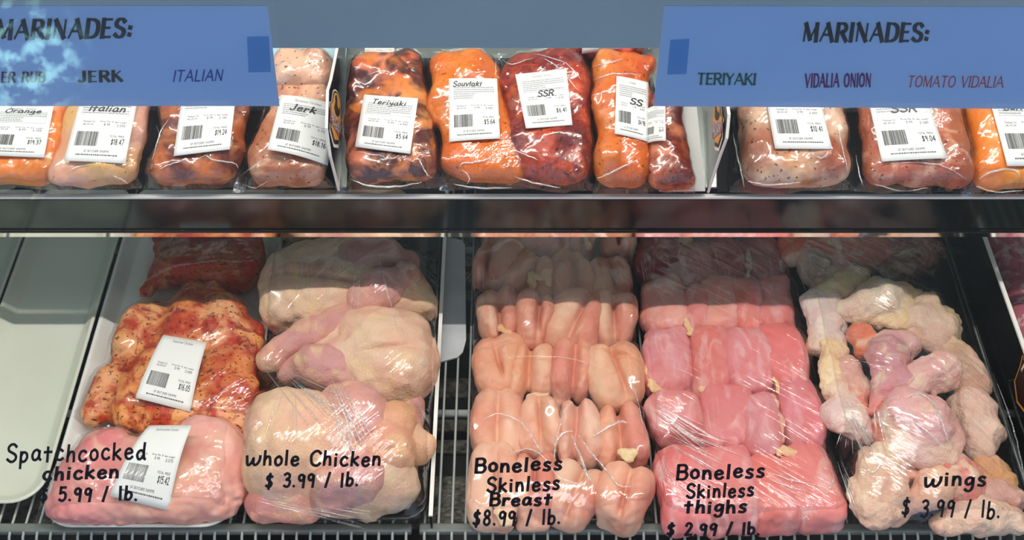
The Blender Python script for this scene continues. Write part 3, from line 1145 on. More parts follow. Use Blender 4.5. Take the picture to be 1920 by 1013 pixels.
for nm, s, mt, off in (('backing', 1.0, 'badge_orange', -0.0006), ('face', 0.93, 'badge_brown', -0.0010)):
    mesh(nm, [bmap(p, off) for p in scale_poly(BP, s)], [tuple(range(len(BP)))], M[mt], r2, smooth=False)
ring = []
for k in range(16):
    a0, a1 = 2 * math.pi * k / 16, 2 * math.pi * (k + 1) / 16
    ring.append([(0.5 + q * math.cos(a), 1.22 + q * math.sin(a)) for q, a in ((0.24, a0), (0.24, a1), (0.21, a1), (0.21, a0))])
quads_mesh('ring', ring, lambda a, c: bmap((a, c), -0.0013), M['badge_orange'], r2)
q, w = lettering('T', 0.28, 1.8, 0.9, serif=1.2)
quads_mesh('lettering', shift(q, 0.10, 0.70), lambda a, c: bmap((a, c), -0.0013), M['badge_white'], r2)

# marbled meat beyond the divider
pr = [cap((0, y, 0.03), (0.30, y + 0.02, 0.03), 0.045, 0.05, col=lin((196, 110, 124)), sz=0.9) for y in np.linspace(-0.15, 0.22, 7)]
V, F, T = blob(pr, 0.006, 0.01, (0.006, 30), floor=0.0, seed=4)
o = mesh('marbled_meat', V, F, M['beef'], None, (0.86, 0.36, 0.0), T)
tag(o, 'marbled red and white meat beyond the black divider', 'meat')

# ------------------------------------------------------------------ upper shelf
SH = empty('display_shelf', tuple(RACK.o))
tag(SH, 'steel upper shelf with a dark polished front strip and bright edges', 'shelf')
zl = (CAM + ray(960, 437) * ((0.34 - CAM[1]) / ray(960, 437)[1]))[2]
zt2 = RACK.o[2]
o_ = RACK.o


def rel(b):
    b.V = [(v[0] - o_[0], v[1] - o_[1], v[2] - o_[2]) for v in b.V]
    return b


# sloping deck sheet
e0 = RACK.o + RACK.ey * 0.004 - RACK.ez * 0.004
e1 = RACK.o + RACK.ey * 0.38 - RACK.ez * 0.004
b = MB().slab([e0 + np.array([XL, 0, 0]), e0 + np.array([XR, 0, 0]), e1 + np.array([XR, 0, 0]), e1 + np.array([XL, 0, 0])], -RACK.ez * 0.006)
rel(b).build('shelf_board', M['steel'], SH)
b = MB().box(XL, XR, 0.338, 0.342, zl + 0.0083, zt2 - 0.017)
rel(b).build('front_strip', M['fascia'], SH)
b = MB().box(XL, XR, 0.3365, 0.3445, zt2 - 0.0145, zt2 - 0.0095)
rel(b).build('front_rail', M['white_edge'], SH, bevel=0.0015)
b = MB().slab([(XL, 0.3345, zl + 0.0065), (XR, 0.3345, zl + 0.0065), (XR, 0.3374, zl - 0.0062), (XL, 0.3374, zl - 0.0062)], (0, 0.003, 0.001))
rel(b).build('lower_lip', M['chrome'], SH)
b = MB().box(XL, XR, 0.3335, 0.3375, zl + 0.0066, zl + 0.0082)
rel(b).build('lip_seam', M['badge_black'], SH)


def on_rack(name, px, mat, th, label, cat, h=0.001, group=None):
    P = [RACK.world(u, v, h) for u, v in px]
    c = sum(P) / len(P)
    b = MB().slab([p - c for p in P], RACK.ez * th)
    o = b.build(name, mat, None, tuple(c))
    return tag(o, label, cat, group)


on_rack('shelf_liner', [(650, 356), (1236, 356), (1236, 205), (1215, 110), (660, 110)], M['liner'], 0.002, 'black liner sheet under the marinated chicken packs in the middle', 'liner')
on_rack('shelf_liner', [(-40, 356), (628, 356), (640, 190), (-40, 190)], M['liner'], 0.0015, 'dark liner sheet under the front edge of the Italian and Jerk packs', 'liner')
on_rack('shelf_liner', [(-40, 188), (642, 188), (655, 40), (-40, 40)], M['liner_blue'], 0.0015, 'pale blue liner sheet under the second pack behind the Jerk pack', 'liner')
on_rack('shelf_liner', [(1345, 360), (1960, 362), (1960, 205), (1345, 205)], M['liner'], 0.002, 'dark liner sheet under the packs beside the second badge', 'liner')
on_rack('white_card', [(1236, 359), (1322, 359), (1306, 202), (1236, 202)], M['white_edge'], 0.003, 'blank white card standing behind the red marinated pack', 'card', 0.004)
on_rack('white_card', [(684, 110), (740, 110), (738, 50), (686, 50)], M['white_edge'], 0.003, 'blank white card behind the teriyaki pack', 'card', 0.004)


# dividers on the shelf, each with a die-cut badge on its face
def shelf_divider(X, prof, badge_px, flip, cols, lab, blab):
    P = [onx(u, v, X) for u, v in prof]
    c = P[0].copy()
    r = empty('shelf_divider', tuple(c))
    tag(r, lab, 'divider')
    MB().slab([p - c + np.array([-0.001, 0, 0]) for p in P], (0.002, 0, 0)).build('divider_panel', M['black_acrylic' if X < 0 else 'steel'], r)
    b = MB()
    fr = [p - c for p in P[:-1]]
    b.bar(fr, 0.0022, 6)
    b.build('edge_strip', M['white_edge'], r)
    s = 1 if X < 0 else -1
    Q = [onx(u, v, X) for u, v in badge_px]
    cc = sum(Q) / len(Q)
    r2 = empty('badge_sticker', tuple(cc))
    tag(r2, blab, 'sticker')
    # frame: origin foot, up and across vectors on the divider face
    tl, tr, br, bl = Q
    def mp(p, off):
        a, t = p[0], p[1] / 1.6
        w = (bl * (1 - a) + br * a) * (1 - t) + (tl * (1 - a) + tr * a) * t
        w = w - cc
        w[0] = s * off
        return tuple(w)
    for nm, sc, mt, off in (('backing', 1.06, 'white_edge', 0.0026), ('border', 0.97, 'badge_black', 0.0030), ('face', 0.86, cols[0], 0.0034)):
        mesh(nm, [mp(p, off) for p in scale_poly(BP, sc)], [tuple(range(len(BP)))], M[mt], r2, smooth=False)
    # dark bird-like silhouette in the round top
    sil = [(0.3, 0.98), (0.36, 1.2), (0.32, 1.36), (0.42, 1.44), (0.5, 1.34), (0.52, 1.2), (0.66, 1.12), (0.7, 1.28), (0.76, 1.1), (0.68, 0.96), (0.56, 0.88), (0.42, 0.88)]
    mesh('silhouette', [mp(p, 0.0037) for p in sil], [tuple(range(len(sil)))], M['badge_black'], r2, smooth=False)
    q = [rectq(0.02, 0.42, 0.98, 0.82)]
    quads_mesh('banner', q, lambda a, cc_: mp((a, cc_), 0.0038), M[cols[1]], r2)
    q, w = lettering('BUTCHER', 0.20, 1.9, 1.2, serif=0.6, width=0.82)
    quads_mesh('lettering', shift(q, 0.09, 0.60), lambda a, cc_: mp((a, cc_), 0.0042), M['badge_white'], r2)
    q, w = lettering('SHOPPE', 0.14, 1.7, 1.1, serif=0.5, width=0.6)
    quads_mesh('lettering', shift(q, 0.20, 0.44), lambda a, cc_: mp((a, cc_), 0.0042), M['badge_white'], r2)


shelf_divider(-0.256, [(635, 356), (619, 292), (612, 240), (614, 170), (620, 150), (637, 66), (668, 66)], [(617, 152), (640, 190), (633, 292), (611, 250)], 1, ('badge_orange', 'badge_red'),
              'steel divider with a white front edge beside the teriyaki pack', 'orange and black die-cut badge on the divider beside the teriyaki pack')
shelf_divider(0.290, [(1328, 360), (1351, 290), (1363, 258), (1367, 215), (1362, 180), (1345, 70), (1300, 70)], [(1336, 170), (1360, 196), (1361, 262), (1342, 296)], -1, ('badge_orange', 'badge_purple'),
              'steel divider with a white front edge beside the blank white card', 'orange and purple die-cut badge on the divider beside the blank white card')
# ------------------------------------------------------------------ meat laid out in the trays
OBST = {}          # tray -> list of world vertices under its film


def place(name, V, F, T, loc, mat, label, cat, group, tr, rz=0.0, k=1.0):
    o = mesh(name, V, F, mat, None, loc, T, rot=(0, 0, rz))
    tag(o, label, cat, group)
    if tr is not None:
        c, s = math.cos(rz), math.sin(rz)
        W = np.stack([V[:, 0] * c - V[:, 1] * s, V[:, 0] * s + V[:, 1] * c, V[:, 2]], 1) + np.array(loc)
        OBST.setdefault(tr, []).append(W)
    return o


def fit(u0, v0, u1, v1, h, z0):
    """footprint of a piece of height h resting at z0 that is seen in this part of the tray"""
    uc = (u0 + u1) / 2
    yf = DECK.world(uc, v1, z0 + 0.30 * h)[1]
    yb_ = DECK.world(uc, v0, z0 + 0.62 * h)[1]
    vm = (v0 + v1) / 2
    p = DECK.world(uc, vm, z0 + 0.5 * h)
    w = (u1 - u0) * ((p - CAM) @ _F) / FPX
    xc = p[0]
    return xc, (yf + yb_) / 2, w, max(yb_ - yf, 0.03)


def jit(c, a, rnd):
    return tuple(min(1, max(0, x + rnd.uniform(-a, a))) for x in c)


ROWN = ['front row', 'second row', 'third row', 'fourth row', 'fifth row', 'rear row']

BRC = [lin(c) for c in ((232, 166, 134), (240, 186, 156), (224, 148, 126), (242, 198, 168), (228, 160, 140), (236, 174, 142))]
# u0 v0 u1 v1 share-of-first-lobe splay(deg) turn(deg) label
BREASTS = [
    (904, 442, 932, 470, .5, 0, 0, 'sliver of breast fillet at the far end beside the rack wires'),
    (968, 440, 1034, 478, .5, 6, 0, 'breast fillet at the far end right behind the one with the yellow fat'),
    (1030, 440, 1072, 484, .5, 0, 8, 'narrow breast fillet at the far end in the shade of the shelf'),
    (1068, 440, 1114, 480, .6, 0, 0, 'breast fillet at the far end touched by a pale fat tip'),
    (1133, 440, 1182, 484, .5, 0, 0, 'dim pinkish breast fillet in the far corner near the thighs'),
    (893, 452, 980, 540, .28, -4, -14, 'smooth round breast fillet in the shade nearest the plastic strip'),
    (953, 474, 1038, 566, .55, 9, -22, 'breast fillet in the shade carrying a piece of yellow fat'),
    (1031, 471, 1112, 568, .55, 8, 6, 'split breast fillet in the shade with a small white bubble'),
    (1104, 485, 1181, 568, .55, 4, 0, 'breast fillet in the shade opened along the middle, nearest the thighs'),
    (895, 541, 975, 641, .52, -5, 4, 'pink cheeked breast fillet with a flap of fat at its lower tip'),
    (967, 553, 1039, 648, .62, -6, -8, 'pale breast fillet with a ragged lower edge in the lit half'),
    (1030, 546, 1128, 656, .58, 4, -18, 'breast fillet with a broad red patch and a tilted second lobe'),
    (1114, 551, 1192, 655, .48, -4, -8, 'long smooth breast fillet with trimmed end beside the tray edge'),
    (889, 630, 981, 736, .5, -6, 6, 'orange tinted breast fillet whose two lobes part in the middle beside the rack'),
    (959, 644, 1044, 756, .40, 3, -4, 'breast fillet with a small white flap at its lower end'),
    (1036, 640, 1108, 755, .55, 0, 0, 'straight breast fillet cut by a deep upright slit'),
    (1102, 648, 1203, 764, .55, -6, 10, 'wide heart shaped breast fillet in the middle beside the thighs'),
    (886, 727, 978, 858, .52, 3, 0, 'big rounded breast fillet with a fine centre line beside the rack'),
    (976, 742, 1051, 850, .5, 7, 0, 'breast fillet with a small dark hole at the top of its slit'),
    (1046, 748, 1123, 877, .42, 5, 4, 'purplish breast fillet crossed by a highlight painted on the film'),
    (1121, 752, 1211, 882, .45, 5, 6, 'breast fillet with a knob of yellowish fat near the lower corner'),
    (882, 838, 968, 986, .55, 3, 0, 'large breast fillet at the front corner under the handwritten price'),
    (961, 842, 1042, 986, .5, -3, 0, 'breast fillet at the front just below the word Breast'),
    (1030, 868, 1127, 988, .52, -10, -20, 'slanting breast fillet at the front with a cleft between two wedges'),
    (1122, 872, 1218, 988, .55, -8, -22, 'slanting breast fillet in the front corner beside the thighs'),
]


def breast(i, u0, v0, u1, v1, share, splay, turn, label):
    rnd = random.Random(100 + i)
    h = 0.060 + rnd.uniform(-0.010, 0.010)
    xc, yc, w, l = fit(u0, v0, u1, v1, h, 0.006)
    w *= 0.99
    l *= 0.96
    tn = math.radians(turn * 0.9 + rnd.uniform(-5, 5))
    base = jit(rnd.choice(BRC), 0.02, rnd)
    pink = jit(lin((226, 146, 126)), 0.02, rnd)
    pale = jit(lin((244, 208, 178)), 0.02, rnd)
    wl, wr = w * share, w * (1 - share)
    sp = math.radians(splay) * 1.5
    pr = [ell((0, 0.02 * l, h * 0.40), (w * 0.42, l * 0.42, h * 0.40), (0, 0, 0), base, 2.2)]
    for s, ww, x in ((-1, wl, -w / 2 + wl / 2), (1, wr, w / 2 - wr / 2)):
        hh = h * rnd.uniform(0.86, 1.04)
        a = s * sp + rnd.uniform(-.06, .06)
        dl = rnd.uniform(-.06, .06) * l
        col = base if rnd.random() < 0.6 else (pink if rnd.random() < 0.5 else pale)
        pr.append(ell((x * 0.94, dl, hh * 0.46), (ww * 0.56, l * 0.47, hh * 0.54), (rnd.uniform(-.08, .08), s * 0.15, a), col, 2.2))
        pr.append(ell((x * 0.8, l * 0.24, hh * 0.50), (ww * 0.50, l * 0.25, hh * 0.48), (0, 0, a), base))
        pr.append(ell((x * 0.95 + a * l * 0.2, -l * 0.28, hh * 0.40), (ww * 0.48, l * 0.21, hh * 0.40), (0, 0, a), pink if rnd.random() < 0.35 else base))
    # ragged trimmed end
    for k in range(3):
        pr.append(ell(((k - 1) * w * 0.24, -l * rnd.uniform(.44, .5), h * 0.2), (w * .12, l * .05, h * .14), (0, 0, rnd.uniform(-.5, .5)), pale))
    y0 = rnd.uniform(-.22, -.02) * l
    gx = w * (share - 0.5)
    cut = [ell((gx + math.sin(sp) * 0.02 * l, y0, h * 1.04), (0.0035, l * rnd.uniform(.26, .42), h * rnd.uniform(.30, .5)), (0, 0, rnd.uniform(-.12, .12)))]
    if i % 3 == 1:
        cut.append(ell((gx * 0.5, l * 0.22, h * 1.06), (w * 0.3, 0.003, h * .2), (0, 0, rnd.uniform(-.5, .5))))
    V, F, T = blob(pr, 0.0022, rnd.choice((0.0028, 0.0045, 0.006)), (0.005, 28), cuts=cut[:1] if rnd.random() < 0.7 else cut, kc=rnd.choice((0.003, 0.005)), floor=0.0, seed=i, base=base, fine=(0.0009, 120), ct=0.006)
    o = place('chicken_breast', V, F, T, (xc, yc, 0.006), M['breast'], label, 'chicken breast', 'breast fillets in the black tray', 'BR', tn)
    return o, (xc, yc, h)


BRO = [breast(i, *b_) for i, b_ in enumerate(BREASTS)]


def fat_bit(parent, px, r, z, seed, name='fat_flap', col=(240, 206, 150)):
    """a lump of fat grown on a piece; the pixel path is turned into points at height z on the meat"""
    P = [DECK.world(u, v, z) for u, v in px]
    loc = np.array(parent.location)
    rz = parent.rotation_euler[2]
    R = np.array(Matrix.Rotation(-rz, 3, 'Z'))
    P = [R @ (p - loc) for p in P]
    pr = [cap(P[i], P[i + 1], r, r * 0.85, lin(col), 0.6) for i in range(len(P) - 1)]
    V, F, T = blob(pr, 0.0016, 0.002, (0.0045, 90), floor=None, seed=seed, fine=(0.0015, 240))
    o = mesh(name, V, F, M['fat'], parent, (0, 0, 0), T)
    o['label'] = 'pale yellow fat'
    return o


fat_bit(BRO[6][0], [(995, 515), (997, 540), (1000, 550)], 0.007, 0.064, 1)
fat_bit(BRO[6][0], [(1003, 518), (1015, 522), (1026, 510), (1030, 530)], 0.008, 0.066, 2)
fat_bit(BRO[9][0], [(938, 615), (952, 622), (962, 634)], 0.007, 0.05, 3, col=(236, 180, 120))
fat_bit(BRO[14][0], [(990, 742), (1020, 742)], 0.006, 0.05, 4, col=(240, 200, 170))
fat_bit(BRO[20][0], [(1166, 848), (1178, 858), (1184, 850)], 0.010, 0.06, 5, col=(240, 220, 170))
fat_bit(BRO[11][0], [(1094, 640), (1104, 652)], 0.006, 0.048, 6, col=(246, 226, 200))
fat_bit(BRO[3][0], [(1098, 448), (1104, 462)], 0.006, 0.062, 7)
fat_bit(BRO[21][0], [(935, 945), (942, 975), (958, 980)], 0.008, 0.05, 8, col=(236, 206, 176))

THC = [lin(c) for c in ((236, 154, 138), (242, 166, 150), (230, 148, 142), (240, 174, 160))]
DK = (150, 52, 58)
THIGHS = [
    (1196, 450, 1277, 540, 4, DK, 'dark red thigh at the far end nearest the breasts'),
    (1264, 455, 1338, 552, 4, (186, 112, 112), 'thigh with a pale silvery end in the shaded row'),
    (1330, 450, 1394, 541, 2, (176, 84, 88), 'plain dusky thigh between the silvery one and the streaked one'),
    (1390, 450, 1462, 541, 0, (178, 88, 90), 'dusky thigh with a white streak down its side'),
    (1206, 527, 1284, 625, 2, None, 'broad square thigh crossed by the shadow edge nearest the breasts'),
    (1279, 540, 1330, 630, -8, (218, 140, 136), 'narrow thigh with a long fat strip along its side'),
    (1311, 526, 1386, 630, -10, None, 'thigh with a ragged lower end just under the shadow edge'),
    (1374, 538, 1426, 634, 3, (230, 138, 126), 'slim tapering thigh below the yellow fat lump'),
    (1412, 522, 1483, 620, 3, (224, 132, 132), 'glossy thigh at the tray edge crossed by the shadow'),
    (1212, 622, 1300, 742, 3, (214, 142, 152), 'purplish thigh with thick pale fat along its outer edge'),
    (1300, 626, 1369, 748, 2, (218, 128, 118), 'smooth reddish thigh with a fat knob at its lower corner'),
    (1361, 626, 1443, 742, 4, (220, 140, 142), 'silvery pink thigh with a dark curl at its side'),
    (1428, 612, 1503, 737, 5, (228, 128, 122), 'thigh with a bright red streak at the tray edge'),
    (1221, 738, 1315, 826, 0, (214, 134, 136), 'thigh under the streaky film nearest the breasts'),
    (1312, 724, 1406, 850, -3, (214, 130, 134), 'large smooth thigh in the middle above the handwriting'),
    (1392, 735, 1460, 866, 0, (212, 138, 146), 'thigh with a white membrane and a red wet tip'),
    (1466, 720, 1535, 846, 5, (216, 134, 140), 'long thigh with a pale fat streak at the tray edge'),
    (1236, 835, 1332, 988, 4, (224, 130, 128), 'front corner thigh below the word Boneless'),
    (1318, 840, 1413, 988, 4, (220, 132, 128), 'front thigh behind the word thighs with a rolled red end'),
    (1401, 860, 1483, 990, 5, (222, 126, 116), 'clean square front thigh clear of the writing'),
    (1468, 838, 1566, 988, 12, (222, 134, 128), 'wide front corner thigh with a rolled top beside the wings'),
]


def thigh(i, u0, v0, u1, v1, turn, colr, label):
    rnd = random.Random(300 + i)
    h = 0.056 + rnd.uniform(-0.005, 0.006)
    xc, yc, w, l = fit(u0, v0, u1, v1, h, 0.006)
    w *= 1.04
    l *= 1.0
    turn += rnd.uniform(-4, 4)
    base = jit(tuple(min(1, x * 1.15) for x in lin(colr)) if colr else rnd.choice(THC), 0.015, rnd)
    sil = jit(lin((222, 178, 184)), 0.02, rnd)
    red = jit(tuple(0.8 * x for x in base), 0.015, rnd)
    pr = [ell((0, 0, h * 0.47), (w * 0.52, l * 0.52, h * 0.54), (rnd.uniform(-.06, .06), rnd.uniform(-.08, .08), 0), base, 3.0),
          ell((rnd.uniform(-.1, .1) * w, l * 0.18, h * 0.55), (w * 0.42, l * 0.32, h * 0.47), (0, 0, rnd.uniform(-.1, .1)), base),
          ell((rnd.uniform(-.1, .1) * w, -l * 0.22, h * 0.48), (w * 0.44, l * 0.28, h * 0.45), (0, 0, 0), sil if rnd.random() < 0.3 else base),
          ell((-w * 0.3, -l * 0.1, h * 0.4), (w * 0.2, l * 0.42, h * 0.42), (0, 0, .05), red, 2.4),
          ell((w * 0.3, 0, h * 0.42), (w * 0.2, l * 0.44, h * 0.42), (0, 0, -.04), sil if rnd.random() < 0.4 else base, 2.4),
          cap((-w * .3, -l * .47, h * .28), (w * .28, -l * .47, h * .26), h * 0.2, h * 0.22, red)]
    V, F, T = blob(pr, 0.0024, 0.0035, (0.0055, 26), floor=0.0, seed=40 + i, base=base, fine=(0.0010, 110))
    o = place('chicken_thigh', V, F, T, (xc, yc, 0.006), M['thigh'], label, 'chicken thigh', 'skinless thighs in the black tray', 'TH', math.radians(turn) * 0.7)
    return o


THO = [thigh(i, *t_) for i, t_ in enumerate(THIGHS)]
FT = (240, 204, 160)
fat_bit(THO[1], [(1278, 448), (1290, 452), (1284, 466)], 0.008, 0.058, 11, col=(214, 190, 160))
fat_bit(THO[3], [(1402, 470), (1404, 500), (1402, 525)], 0.005, 0.058, 12, 'fat_strip', (214, 180, 170))
fat_bit(THO[7], [(1388, 535), (1400, 530), (1412, 538)], 0.010, 0.052, 13, col=(236, 190, 110))
fat_bit(THO[5], [(1284, 576), (1287, 600), (1294, 624)], 0.0065, 0.052, 14, 'fat_strip')
fat_bit(THO[6], [(1312, 622), (1340, 618), (1366, 626)], 0.007, 0.036, 15, 'fat_strip', (236, 170, 140))
fat_bit(THO[9], [(1216, 650), (1218, 690), (1224, 722), (1238, 740), (1262, 742)], 0.0085, 0.045, 16, 'fat_strip')
fat_bit(THO[10], [(1318, 730), (1330, 736), (1342, 742)], 0.008, 0.045, 17, col=(240, 196, 160))
fat_bit(THO[11], [(1378, 694), (1384, 712), (1396, 722)], 0.007, 0.048, 18, 'dark_curl', (150, 60, 66))
fat_bit(THO[12], [(1448, 690), (1452, 712), (1462, 736)], 0.004, 0.05, 19, 'fat_strip')
fat_bit(THO[15], [(1404, 808), (1424, 828)], 0.007, 0.05, 20, 'membrane', (226, 206, 210))
fat_bit(THO[15], [(1400, 852), (1424, 858)], 0.0055, 0.04, 21, 'red_tip', (176, 30, 36))
fat_bit(THO[16], [(1446, 748), (1456, 790), (1462, 826)], 0.010, 0.05, 22, 'fat_strip', (232, 170, 150))
fat_bit(THO[20], [(1462, 846), (1480, 848), (1512, 858)], 0.007, 0.055, 23, 'fat_strip')
fat_bit(THO[20], [(1524, 850), (1536, 866), (1530, 880)], 0.012, 0.05, 24, 'rolled_end', (216, 120, 118))
fat_bit(THO[17], [(1276, 968), (1302, 978)], 0.009, 0.035, 25, 'red_tip', (196, 96, 90))
fat_bit(THO[18], [(1380, 972), (1404, 976)], 0.009, 0.035, 26, 'red_tip', (196, 92, 86))

# ------------------------------------------------------------------ wings, piled
SK = (226, 196, 172)
SK2 = (230, 182, 156)
PUR = (204, 144, 152)
PK = (232, 160, 140)
RD = (222, 116, 92)
GR = (204, 180, 164)
# label, colours, list of (u,v,z,r) chains: each chain is one limb of the piece
WINGS = [
    ('reddish meaty wing piece at the far end of the wings tray', [((1490, 470, .04, .035), (1590, 462, .05, .035), RD), ((1590, 500, .04, .03), (1650, 470, .05, .03), (214, 110, 90))]),
    ('dark red wing piece at the far corner of the wings tray', [((1690, 500, .045, .032), (1740, 470, .045, .03), (128, 40, 34)), ((1670, 460, .04, .02), (1676, 505, .045, .016), GR)]),
    ('greyish skin fold on the wing pile beside the far thighs', [((1506, 478, .05, .020), (1532, 500, .055, .020), GR), ((1520, 512, .04, .022), (1536, 540, .04, .02), GR)]),
    ('yellowish wing with wrinkled skin in the shade at the top of the pile', [((1550, 555, .06, .022), (1610, 522, .065, .022), (226, 206, 160)), ((1545, 535, .05, .02), (1600, 508, .05, .02), (190, 140, 130))]),
    ('whitish wing flat standing beside the thighs at the shadow edge', [((1535, 570, .055, .030), (1560, 640, .05, .026), (226, 204, 200)), ((1560, 562, .06, .022), (1535, 650, .045, .02), SK)]),
    ('broad pale wing lying across the top of the lit pile', [((1592, 582, .075, .020), (1655, 560, .085, .034), (234, 214, 196)), ((1600, 594, .07, .014), (1690, 600, .075, .018), (240, 212, 160)), ((1640, 545, .07, .026), (1690, 570, .08, .02), (238, 212, 170))]),
    ('yellow tinted wing end at the top of the pile', [((1668, 548, .07, .020), (1712, 560, .065, .020), (232, 190, 130)), ((1690, 596, .07, .012), (1712, 640, .07, .010), SK2)]),
    ('pale rounded wing flat at the tray side of the shadow edge', [((1740, 575, .065, .026), (1770, 628, .06, .022), (228, 204, 172)), ((1725, 600, .07, .03), (1755, 640, .065, .024), (228, 196, 178)), ((1770, 590, .05, .018), (1790, 640, .05, .014), (240, 214, 170))]),
    ('bare orange red meat of a wing joint near the middle of the pile', [((1610, 626, .075, .022), (1622, 650, .07, .02), (226, 122, 88))]),
    ('purple pink drumette with its broad end up in the middle', [((1668, 672, .085, .037), (1662, 738, .08, .020), PUR), ((1650, 650, .08, .020), (1700, 645, .08, .022), (228, 176, 172)), ((1662, 738, .08, .018), (1640, 770, .075, .013), (236, 150, 146))]),
    ('yellowish wing standing upright beside the thighs', [((1562, 652, .06, .021), (1558, 720, .06, .017), (240, 208, 164)), ((1570, 660, .055, .012), (1572, 715, .055, .012), SK2)]),
    ('drumette with a reddish bone end beside the purple one', [((1592, 690, .065, .024), (1606, 745, .06, .014), (228, 178, 164)), ((1600, 735, .065, .010), (1618, 765, .062, .012), (226, 120, 92))]),
    ('pink wing flat slanting up towards the tray side', [((1712, 724, .085, .024), (1765, 690, .085, .030), (232, 180, 176)), ((1700, 735, .075, .018), (1775, 712, .08, .018), (236, 190, 172))]),
    ('pinkish wing leaning on the tray side behind the knobbly drumette', [((1790, 690, .05, .024), (1835, 760, .045, .022), (236, 184, 160)), ((1800, 670, .06, .020), (1838, 720, .05, .018), (240, 200, 180)), ((1760, 620, .06, .02), (1790, 690, .06, .022), (238, 206, 170))]),
    ('crumpled skin wing beside the thighs half way down the tray', [((1575, 735, .06, .016), (1600, 790, .06, .026), (236, 208, 196)), ((1566, 780, .055, .026), (1625, 812, .055, .022), (226, 192, 186)), ((1568, 735, .055, .018), (1590, 755, .055, .014), (240, 206, 160))]),
    ('big glossy wing with folded skin in the middle of the tray', [((1700, 770, .09, .040), (1740, 800, .09, .036), (230, 178, 178)), ((1680, 800, .085, .022), (1770, 850, .08, .024), (240, 204, 178)), ((1690, 850, .075, .024), (1760, 862, .075, .018), (226, 196, 192)), ((1765, 790, .085, .02), (1778, 845, .08, .016), (238, 178, 166))]),
    ('knobbly skinned drumette at the tray side', [((1822, 762, .06, .034), (1836, 836, .055, .024), (238, 200, 182)), ((1800, 750, .06, .018), (1815, 800, .055, .016), SK), ((1842, 835, .055, .018), (1860, 815, .05, .014), (240, 206, 176))]),
    ('small red piece of bare meat wedged between two wings', [((1658, 772, .08, .015), (1656, 822, .07, .016), (214, 92, 74))]),
    ('large pimply skinned wing at the front corner beside the thighs', [((1655, 870, .065, .034), (1640, 950, .05, .036), (234, 198, 172)), ((1668, 860, .07, .020), (1620, 930, .05, .02), (238, 206, 180)), ((1680, 900, .06, .022), (1675, 950, .05, .018), (232, 196, 176))]),
    ('brownish wing skin in the gap behind the slanting wing tip', [((1705, 890, .05, .020), (1758, 892, .05, .018), (216, 160, 130))]),
    ('slanting wing tip at the front between two other wings', [((1676, 972, .035, .014), (1745, 918, .06, .028), (234, 184, 158)), ((1745, 918, .06, .026), (1785, 902, .065, .020), (238, 196, 164))]),
    ('round lump of bright pink meat above the word Wings price', [((1795, 884, .065, .030), (1806, 918, .055, .026), (232, 132, 118))]),
    ('yellow jointed wing end poking out at the tray side', [((1850, 872, .05, .022), (1880, 896, .045, .016), (234, 170, 118)), ((1848, 892, .045, .018), (1888, 908, .04, .013), (242, 202, 140))]),
    ('wing lying flat along the front edge of the tray', [((1768, 984, .03, .018), (1832, 962, .04, .028), (238, 200, 176)), ((1832, 962, .04, .026), (1895, 975, .035, .022), (238, 204, 182)), ((1785, 970, .03, .018), (1880, 990, .025, .014), (232, 190, 170))]),
    ('thin pinkish skin flap behind the wing along the front edge', [((1852, 925, .05, .018), (1895, 935, .04, .020), (232, 184, 172)), ((1880, 915, .04, .014), (1902, 950, .03, .012), (236, 200, 180))]),
]
for i, (label, chains) in enumerate(WINGS):
    P = []
    for a, b_, c in chains:
        P.append((DECK.world(a[0], a[1], a[2] + a[3] * .25), DECK.world(b_[0], b_[1], b_[2] + b_[3] * .25), a[3], b_[3], lin(c)))
    org = np.mean([p[0] for p in P] + [p[1] for p in P], 0)
    zmin = 0.006
    org[2] = zmin
    pr = []
    for a, b_, ra, rb, c in P:
        pr.append(cap(a - org, b_ - org, ra * 0.97, rb * 0.97, c, 0.8))
        d = b_ - a
        # loose folds of skin over the limb
        t = np.array([-d[1], d[0], 0])
        t = t / (np.linalg.norm(t) + 1e-9)
        pr.append(ell((a * 0.4 + b_ * 0.6 - org) + t * ra * 0.5, (ra * 0.75, ra * 0.7, ra * 0.6), (0, 0, i), tuple(min(1, x * 1.06) for x in c)))
    V, F, T = blob(pr, 0.0023, 0.0045, (0.0065, 48), floor=0.0, seed=80 + i, fine=(0.0022, 130), ct=0.005)
    place('chicken_wing', V, F, T, tuple(org), M['wing'], label, 'chicken wing', 'wing pieces in the black tray', 'WI')

# ------------------------------------------------------------------ whole chickens
CREAM = lin((236, 208, 180))
CR2 = lin((236, 194, 162))
LEG = lin((214, 156, 154))
LEG2 = lin((220, 166, 156))
PNK = lin((234, 158, 148))
YEL = lin((240, 208, 150))
ORG = lin((234, 176, 132))


def wp(u, v, z, org):
    return DECK.world(u, v, z) - org


def chicken(org_px, label, parts, seed, name='whole_chicken'):
    org = DECK.world(org_px[0], org_px[1], 0.05)
    org[2] = 0.006
    r = empty(name, tuple(org))
    tag(r, label, 'whole chicken', 'whole chickens in the black tray')
    for pn, pr, cuts in parts(org):
        V, F, T = blob(pr, 0.0026, 0.0045, (0.005, 20), cuts=cuts, kc=0.004, floor=0.0, seed=seed, fine=(0.0028, 70), ct=0.011)
        o = mesh(pn, V, F, M['skin'], r, (0, 0, 0), T)
        OBST.setdefault('WC', []).append(V + org)
        seed += 1
    return r


